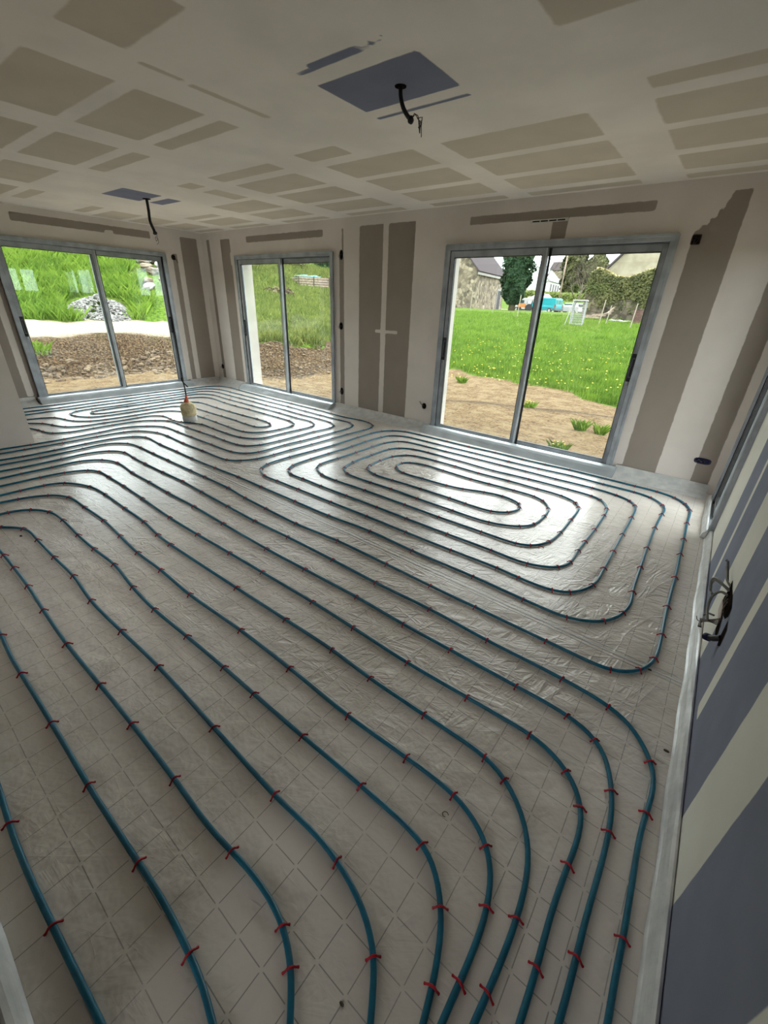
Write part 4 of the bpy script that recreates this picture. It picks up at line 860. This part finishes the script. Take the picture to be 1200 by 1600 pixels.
# ------------------------------------------------------------------ stone house (left) and others
def stone_mat(name, a, b2, mortar, sc):
    mt, nt, b = new_mat(name); pos = N(nt, 'ShaderNodeNewGeometry').outputs['Position']
    v = N(nt, 'ShaderNodeTexVoronoi'); v.inputs['Scale'].default_value = sc; L(nt, pos, v.inputs['Vector'])
    d = N(nt, 'ShaderNodeTexVoronoi', feature='DISTANCE_TO_EDGE'); d.inputs['Scale'].default_value = sc; L(nt, pos, d.inputs['Vector'])
    sp = N(nt, 'ShaderNodeSeparateXYZ'); L(nt, v.outputs['Color'], sp.inputs[0])
    c = mix_n(nt, sp.outputs[0], a, b2); c = mix_n(nt, ramp(nt, noise_n(nt, .9, 4), .4, .65, 0, .55), c, mortar)
    c = mix_n(nt, ramp(nt, d.outputs['Distance'], .02, .10, 1, 0), c, mortar)
    L(nt, c, b.inputs['Base Color']); b.inputs['Roughness'].default_value = .95; bump(nt, b, d.outputs['Distance'], .5, .05); return mt
M['rubble'] = stone_mat('rubble_stone_wall', (.030, .025, .019), (.33, .28, .205), (.125, .10, .068), 2.1)
M['rubble2'] = stone_mat('old_field_wall', (.03, .025, .019), (.24, .20, .155), (.07, .055, .04), 2.3)
M['tanwall'] = mat('tan_render', (.20, .17, .12), .95, scale=1.5, col2=(.27, .24, .18)); M['whitewall'] = mat('white_render', (.38, .38, .37), .9, var=.03)
def slate_mat():
    mt, nt, b = new_mat('slate_roof'); pos = N(nt, 'ShaderNodeTexCoord').outputs['Object']
    w = N(nt, 'ShaderNodeTexWave', bands_direction='Y'); w.inputs['Scale'].default_value = .6; w.inputs['Distortion'].default_value = 1.5; L(nt, pos, w.inputs['Vector'])
    c = mix_n(nt, w.outputs['Fac'], (.035, .028, .031), (.065, .052, .057)); L(nt, c, b.inputs['Base Color']); b.inputs['Roughness'].default_value = .95; b.inputs['Specular IOR Level'].default_value = .15; return mt
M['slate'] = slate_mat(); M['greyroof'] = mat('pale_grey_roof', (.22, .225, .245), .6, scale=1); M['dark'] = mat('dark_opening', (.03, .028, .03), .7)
M['fascia'] = mat('pale_eave_board', (.22, .21, .195), .8)
def house(name, label, corner, dirL, Lw, dirG, Gw, base, eave, ridge, wall, roof, over=.25, eavebd=True, half=False):
    """corner = nearest wall corner; long wall runs along dirL, gable along dirG"""
    r = empty(name, (corner[0], corner[1], base)); tag(r, label, 'house')
    a = Vector((*dirL, 0)).normalized(); g = Vector((*dirG, 0)).normalized(); up = Vector((0, 0, 1)); H_ = eave-base; R_ = ridge-base
    c = [Vector((0, 0, 0)), a*Lw, a*Lw+g*Gw, g*Gw]; q = MB()
    vs = c+[v+up*H_ for v in c]+[g*Gw/2+up*R_, a*Lw+g*Gw/2+up*R_]
    fs = [(0, 1, 5, 4), (1, 2, 6, 9, 5), (2, 3, 7, 6), (3, 0, 4, 8, 7)]
    if a.cross(g).z < 0: fs = [f[::-1] for f in fs]
    q.add(vs, fs); q.build('walls', wall, r)
    sl = (g*Gw/2+up*(R_-H_)); n_ = sl.normalized()
    q = MB()
    for s_, e in ((0, 1), (1, -1)):
        gg = g*e; o0 = g*Gw*s_+up*H_; dn = (gg*Gw/2+up*(R_-H_)); dl = dn.normalized(); nn = Vector((-gg.x*dl.z, -gg.y*dl.z, dl.xy.length))
        A = o0-dl*over*1.6-a*over; B = A+a*(Lw+2*over); Cc = g*Gw/2+up*R_+a*(Lw+over); D = g*Gw/2+up*R_-a*over; t = nn*.16
        vs = [A, B, Cc, D, A+t, B+t, Cc+t, D+t]; q.add(vs, [(0, 3, 2, 1), (4, 5, 6, 7), (0, 1, 5, 4), (1, 2, 6, 5), (2, 3, 7, 6), (3, 0, 4, 7)])
    q.build('roof', roof, r)
    if eavebd:
        dl = sl.normalized(); A = up*H_-dl*over*1.6-a*over; q = MB(); q.add([A, A+a*(Lw+2*over), A+a*(Lw+2*over)-up*.28, A-up*.28, A+g*.12, A+a*(Lw+2*over)+g*.12, A+a*(Lw+2*over)-up*.28+g*.12, A-up*.28+g*.12], [(0, 1, 2, 3), (4, 7, 6, 5), (0, 4, 5, 1), (3, 2, 6, 7), (0, 3, 7, 4), (1, 5, 6, 2)]); q.build('eave_board', 'fascia', r)
    return r, a, g
def on_wall(r, a, nvec, u0, u1, z0, z1, nm, mt, d=.05):
    q = MB(); A = a*u0+Vector((0, 0, z0)); B = a*u1+Vector((0, 0, z0)); up = Vector((0, 0, z1-z0)); n_ = nvec*d
    q.add([A, B, B+up, A+up, A+n_, B+n_, B+up+n_, A+up+n_], [(0, 1, 2, 3), (4, 7, 6, 5), (0, 4, 5, 1), (3, 2, 6, 7), (0, 3, 7, 4), (1, 5, 6, 2)]); return q.build(nm, mt, r)
r, a, g = house('stone_house', 'rubble stone house with slate roof, left in the large window', (-28.6, 55), (-.127, 1), 12.2, (-1, -.13), 8.5, 1.15, 5.79, 10.0, 'rubble', 'slate')
nv = Vector((-g.x, -g.y, 0))
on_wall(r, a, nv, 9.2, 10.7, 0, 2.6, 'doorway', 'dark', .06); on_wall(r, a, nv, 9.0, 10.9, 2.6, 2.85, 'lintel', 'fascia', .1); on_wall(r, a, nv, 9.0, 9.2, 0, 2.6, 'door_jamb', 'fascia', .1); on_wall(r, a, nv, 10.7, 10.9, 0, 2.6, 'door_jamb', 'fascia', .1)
sl = (g*4.25+Vector((0, 0, 4.21))); A = Vector((0, 0, 4.64))+sl*.42+a*1.6; nn = Vector((-g.x*sl.normalized().z, -g.y*sl.normalized().z, sl.normalized().xy.length)); q = MB()
B = A+a*1.0; q.add([A+nn*.17, B+nn*.17, B+sl*.2+nn*.17, A+sl*.2+nn*.17, A+nn*.24, B+nn*.24, B+sl*.2+nn*.24, A+sl*.2+nn*.24], [(0, 3, 2, 1), (4, 5, 6, 7), (0, 1, 5, 4), (1, 2, 6, 5), (2, 3, 7, 6), (3, 0, 4, 7)]); q.build('skylight', 'whitewall', r)
r, a, g = house('white_house', 'white house with grey roof and a row of narrow windows, far behind the turquoise van', (-49.1, 140), (-.097, 1), 17, (-1, -.10), 8, 5.6, 9.3, 13.0, 'whitewall', 'greyroof', .2, False)
for i in range(4): on_wall(r, a, Vector((-g.x, -g.y, 0)), 2.6+i*3.2, 4.0+i*3.2, 1.0, 2.9, 'window', 'dark')
r, a, g = house('stone_barn', 'brownish old barn on the hill above the white house', (-66.5, 188), (1, .1), 9, (-.1, 1), 10, 10, 15.5, 18.6, 'rubble', 'slate', .2, False)
r, a, g = house('gabled_house', 'tan rendered gable with dark verge rising behind the ivy wall', (-12.4, 49.5), (.15, 1), 12, (1, -.05), 10.5, 1.2, 4.7, 10.4, 'tanwall', 'slate', .25, False)
ivy_tree(-21.0, 49.5, 8.6, 1.55, 'dense dark ivy-covered tree beside the stone house', 'ivy', 13000, .09)
ivy_tree(-29.8, 98, 11.5, 2.2, 'olive ivy-clad tree between the white house and the ivy wall', 'ivy_olive', 7000, .02, .3)
ivy_tree(-24.8, 95, 8.0, 2.2, 'lower olive tree just left of the ivy wall', 'ivy_olive', 5000, .02, .3)
bare_tree(-39, 106, 11, 'bare leafless tree left of the olive tree', 3, .6)
bare_tree(-14.5, 56, 6.8, 'bare twiggy tree rising behind the left end of the ivy wall', 5, .7, .13)
bare_tree(-17.5, 60, 7.5, 'bare branching tree over the cage', 8, .65, .14)
bare_tree(-35.5, 76, 8.5, 'bare twiggy tree between the dark ivy tree and the window stile', 11, .6, .14)
# hedge bank below the white house
r = empty('hedge', (-34, 92, 0)); tag(r, 'low green hedge bank behind the vans', 'hedge')
n = 5000; t = RNG.uniform(-9, 9, n); w = RNG.uniform(-1, 1, n); hx = t; hy = w; hz = np.array([tz(-34+x_, 92+y_) for x_, y_ in zip(hx, hy)])+RNG.uniform(0, 1.2, n)
leaves(np.stack([hx, hy, hz], 1), np.tile([0, -1, .6], (n, 1)), .28, 'foliage', 'blade_dull', r)
# street pole
x, y = -24.7, 76.5; r = empty('utility_pole', (x, y, tz(x, y))); tag(r, 'thin wooden utility pole behind the turquoise van', 'pole')
q = MB(); q.tube([(0, 0, 0), (0, 0, 9)], [.14, .10], 8); q.build('shaft', 'wood', r, True); q = MB(); q.box((-.7, -.05, 8.3), (.7, .05, 8.42)); q.build('crossarm', 'wood', r)

# ------------------------------------------------------------------ ivy-covered field wall
top = [(-10.3, 4.0), (-9.8, 4.42), (-9.2, 4.2), (-8.4, 3.85), (-7.6, 3.75), (-6.9, 4.05), (-6.2, 4.3), (-5.2, 4.4), (-3, 4.4), (-1, 4.2)]
r = empty('ivy_wall', (-6, 38, 0)); tag(r, 'old stone field wall overgrown with olive ivy, right in the large window', 'stone wall')
q = MB(); n = len(top); vs = []
for x, z in top: vs += [(x+6, 0, .6), (x+6, 0, z-.12), (x+6, .6, z-.12), (x+6, .6, .6)]
fs = [];
for i in range(n-1):
    o = i*4; fs += [(o, o+4, o+5, o+1), (o+1, o+5, o+6, o+2), (o+2, o+6, o+7, o+3)]
fs += [(0, 1, 2, 3), (4*n-1, 4*n-2, 4*n-3, 4*n-4)]; q.add(vs, fs); q.build('stonework', 'rubble2', r)
n = 9000; x = RNG.uniform(-10.3, -1, n); zt = np.interp(x, [p[0] for p in top], [p[1] for p in top]); f = RNG.random(n)**.62; z = 1.1+(zt-1.1)*f; k = (f > .42+.16*np.sin(x*2.3)) | (RNG.random(n) < .16)
leaves(np.stack([x[k]+6, -.08-RNG.random(k.sum())*.22, z[k]], 1), np.tile([0, -1, .4], (k.sum(), 1)), .105, 'ivy', 'ivy_olive', r)
n = 3000; x = RNG.uniform(-10.3, -1, n); zt = np.interp(x, [p[0] for p in top], [p[1] for p in top])
leaves(np.stack([x+6, RNG.uniform(-.15, .55, n), zt+RNG.uniform(-.12, .10, n)], 1), np.tile([0, -.3, 1], (n, 1)), .12, 'dry_grass', 'dry', r)

# ------------------------------------------------------------------ vehicles
def glossy(name, c, rough=.3): return mat(name, c, rough, var=.03, scale=1.5, spec=.5)
M['turq_paint'] = glossy('turquoise_paint', (.015, .24, .27)); M['white_paint'] = glossy('white_paint', (.36, .365, .365)); M['tyre'] = mat('tyre', (.02, .02, .02), .8); M['bumper'] = mat('grey_bumper', (.08, .09, .09), .6)
M['carglass'] = mat('dark_glass', (.03, .05, .05), .12); M['teal_dark'] = mat('teal_glass', (.05, .17, .15), .2); M['lamp_red'] = mat('tail_lamp', (.28, .03, .02), .3); M['hub'] = mat('silver_hub', (.5, .5, .5), .4, .6)
def vehicle(name, label, loc, rz, prof, wid, paint, wheels, wr, win, rear):
    """side profile (x forward, z) extruded; x = 0 is the rear bumper"""
    r = empty(name, loc, rz); tag(r, label, 'van' if 'van' in name else 'car')
    q = MB(); n = len(prof); ins = .10; zc = 1.0; vs = []
    for s_ in (-1, 1):
        for x, z in prof: vs.append((x, s_*(wid/2-(.14 if z > 1.15 else 0)), z))
    fs = [tuple(range(n)), tuple(range(n, 2*n))[::-1]]+[(i, n+i, n+(i+1) % n, (i+1) % n) for i in range(n)]
    q.add(vs, fs); b = q.build('body', paint, r); bv = b.modifiers.new('round', 'BEVEL'); bv.width = .06; bv.segments = 3; bv.angle_limit = math.radians(20)
    for x in wheels:
        for s_ in (-1, 1):
            q = MB(); q.tube([(x, s_*(wid/2-.22), wr), (x, s_*(wid/2+.01), wr)], wr, 20); w = q.build('wheel', 'tyre', r); q = MB(); q.tube([(x, s_*(wid/2), wr), (x, s_*(wid/2+.025), wr)], wr*.58, 16); q.build('hub_cap', 'hub', w)
    for nm, mt, bx in win+rear:
        q = MB(); q.box(*bx); q.build(nm, mt, r)
    return r
vz = lambda x, y: tz(x, y)
prof = [(0, .35), (0, .9), (.06, 1.5), (.14, 1.84), (.5, 1.90), (3.1, 1.92), (3.35, 1.86), (3.95, 1.22), (4.6, 1.0), (4.7, .7), (4.7, .3)]
ang = math.atan2(.259, -.966); px_, py_ = -21.3, 65.0
perp = Vector((.259, .966, 0)); c0 = Vector((px_, py_, 0))+perp*.95
vehicle('turquoise_van', 'turquoise panel van parked beyond the meadow, seen through the large window', (c0.x, c0.y, 1.12), ang, prof, 1.88, 'turq_paint', (.85, 3.85), .33,
    [('side_window', 'carglass', ((2.75, .80, 1.22), (3.5, .875, 1.62))), ('side_window', 'carglass', ((2.75, -.875, 1.22), (3.5, -.80, 1.62))), ('windscreen', 'carglass', ((3.42, -.7, 1.3), (3.62, .7, 1.6)))],
    [('rear_bumper', 'bumper', ((-.09, -.93, .35), (.35, .95, .62))), ('tail_lamp', 'lamp_red', ((-.03, .78, .72), (.12, .945, 1.12))), ('tail_lamp', 'lamp_red', ((-.03, -.945, .72), (.12, -.78, 1.12))),
     ('rear_window', 'teal_dark', ((-.0, -.72, 1.15), (.14, -.06, 1.65))), ('rear_window', 'teal_dark', ((-.0, .06, 1.15), (.14, .72, 1.65))), ('side_moulding', 'bumper', ((.4, .93, .62), (4.2, .955, .68)))])
vehicle('white_van', 'white van nose showing left of the turquoise van', (-25.6, 72, 1.15), math.radians(172), prof, 1.88, 'white_paint', (.85, 3.85), .33,
    [('side_window', 'carglass', ((2.75, .80, 1.22), (3.5, .885, 1.62))), ('windscreen', 'carglass', ((3.42, -.7, 1.3), (3.62, .7, 1.6)))], [])
prof2 = [(0, .35), (0, .85), (.15, .95), (.55, 1.38), (1.4, 1.46), (2.4, 1.40), (3.1, .98), (3.95, .85), (4.1, .6), (4.1, .3)]
vehicle('white_car', 'white car half hidden between the turquoise van and the mesh cage', (-18.6, 68.5, 1.1), math.radians(160), prof2, 1.7, 'white_paint', (.75, 3.3), .3,
    [('side_window', 'carglass', ((.75, .70, 1.0), (2.5, .80, 1.32)))], [('rear_window', 'carglass', ((.1, -.6, 1.0), (.35, .6, 1.3)))])
vehicle('grey_car', 'small grey car parked up the lane beside the olive tree', (-29.4, 86, tz(-29.4, 86)+.05), math.radians(175), prof2, 1.7, 'white_paint', (.75, 3.3), .3, [('side_window', 'carglass', ((.75, .70, 1.0), (2.5, .80, 1.32)))], [])
# orange garden machine
M['orange'] = mat('orange_paint', (.36, .15, .035), .5)
r = empty('garden_tractor', (-25.4, 64.6, 1.2), math.radians(200)); tag(r, 'small orange garden tractor with black wheels left of the turquoise van', 'tractor')
q = MB(); q.prism([(-.2, .55), (1.0, .5), (1.1, .75), (.9, 1.0), (.0, 1.05)], -.35, .35, Matrix.Rotation(math.pi/2, 4, 'X')); q.build('bonnet', 'orange', r)
for x, s_, rad in ((-.5, -1, .5), (-.5, 1, .5), (.8, -1, .3), (.8, 1, .3)): q = MB(); q.tube([(x, s_*.45, rad), (x, s_*.65, rad)], rad, 16); q.build('wheel', 'tyre', r)
q = MB(); q.prism([(-.9, .8), (-.3, .8), (-.35, .92), (-.75, .95), (-.85, 1.45), (-.97, 1.45)], -.25, .25, Matrix.Rotation(math.pi/2, 4, 'X')); q.build('seat', 'black', r)
q = MB(); q.tube([(-.1, 0, .95), (-.2, 0, 1.2)], .03, 6); q.tube([(-.2+.18*math.cos(t)*.3, .2*math.sin(t), 1.22+.18*math.cos(t)) for t in [i*.5236 for i in range(13)]], .02, 6); q.build('steering_wheel', 'black', r)

# ------------------------------------------------------------------ mesh cage, stakes, barrel, timber, stones
M['galv'] = mat('galvanised_steel', (.26, .27, .28), .45, .5)
x, y = -8.75, 30; r = empty('mesh_cage', (x, y, tz(x, y)), math.radians(12)); tag(r, 'grey galvanised mesh cage with white top at the far edge of the meadow', 'cage')
q = MB(); w_, d_, h_ = .72, 1.7, 1.4
for cx in (0, w_):
    for cy in (0, d_): q.tube([(cx, cy, 0), (cx, cy, h_)], .025, 6)
for cz in (.08, h_): q.tube([(0, 0, cz), (w_, 0, cz), (w_, d_, cz), (0, d_, cz), (0, 0, cz)], .02, 5)
q.tube([(-.25, -.05, 0), (0, 0, h_*.98)], .025, 6); q.build('frame', 'galv', r)
q = MB()
for i in range(1, 11):
    z = h_*i/11; q.tube([(0, 0, z), (w_, 0, z), (w_, d_, z), (0, d_, z), (0, 0, z)], .006, 3)
for i in range(1, 9): q.tube([(w_*i/9, 0, 0), (w_*i/9, 0, h_)], .006, 3); q.tube([(w_*i/9, d_, 0), (w_*i/9, d_, h_)], .006, 3); q.tube([(0, d_*i/9, 0), (0, d_*i/9, h_)], .006, 3); q.tube([(w_, d_*i/9, 0), (w_, d_*i/9, h_)], .006, 3)
q.build('mesh', 'galv', r)
q = MB(); q.box((-.05, -.05, h_), (w_+.05, d_+.05, h_+.05)); q.build('top_sheet', 'whitewall', r)
M['stake'] = mat('pale_stake', (.24, .21, .17), .85, scale=4)
def los(px, py, Y): d = RX*((px-600)/F_PX) - UP*((py-800)/F_PX) + FW; t = Y/d.y; return d.x*t
for px, py, Y_, h, lean, lb in ((935, 507, 32, 1.45, .1, 'pale stake in the meadow in front of the ivy wall, leftmost of three'), (946, 505, 33, 1.15, .12, 'thin dark stake in the meadow in front of the ivy wall, middle of three'), (985, 509, 31, 1.35, .08, 'pale stake near the rusty barrel, rightmost of three'),
                          (735, 481, 42, 1.75, .03, 'white stake in front of the left part of the stone house'), (770, 487, 37, 1.45, .03, 'white stake in front of the doorway of the stone house'), (808, 493, 34, 1.5, .06, 'white stake right of the dark ivy tree')):
    x = los(px, py, Y_); q = MB(); q.tube([(0, 0, -.2), (lean, 0, h)], .03, 6); o = q.build('stake', 'stake'); o.location = (x, Y_, tz(x, Y_)); tag(o, lb, 'stake', 'stakes in the meadow')
x = los(994, 499, 35.5); M['rust'] = mat('rusty_steel', (.05, .022, .017), .8, scale=4, col2=(.09, .045, .035))
q = MB(); q.lathe([(.30, 0), (.30, .02), (.29, .3), (.305, .31), (.29, .32), (.29, .58), (.305, .6), (.29, .62), (.29, .88), (.305, .9), (.26, .9), (.25, .86)], seg=20)
o = q.build('barrel', 'rust', smooth=False); o.location = (x, 35.5, tz(x, 35.5)-.05); tag(o, 'rusty steel barrel at the foot of the ivy wall', 'barrel')
for i, (px, py, ln, a_, tl) in enumerate(((925, 492, 1.2, .1, .0), (930, 488, 1.5, -.1, .1), (940, 484, 1.3, .3, .2), (948, 492, .9, 1.2, .5), (950, 488, 1.0, 1.35, .9))):
    x = los(px, py, 36.5); q = MB(); q.box((-ln/2, -.06, 0), (ln/2, .06, .09)); o = q.build('timber', 'wood'); o.location = (x, 36.4+.2*i, tz(x, 36.5)+.12+.12*i); o.rotation_euler = (0, -tl*.5, a_)
    tag(o, 'weathered timber in the heap against the ivy wall, ' + ('lying lowest', 'lying second lowest', 'lying on top', 'leaning steeply at left', 'leaning steeply at right')[i], 'timber', 'timbers heaped at the ivy wall')
for i in range(14):
    px = 952+i*2.6+random.uniform(-1, 1); x = los(px, 497, 36); q = MB(); rock(q, (0, 0, 0), random.uniform(.07, .13), 300+i); o = q.build('pale_stone', 'whitestone'); o.location = (x, 36+random.uniform(-.3, .3), tz(x, 36)+.06)
    tag(o, 'pale stone at the foot of the ivy wall, %s from the left of its row' % ORD[i+1], 'stone', 'pale stones below the ivy wall')
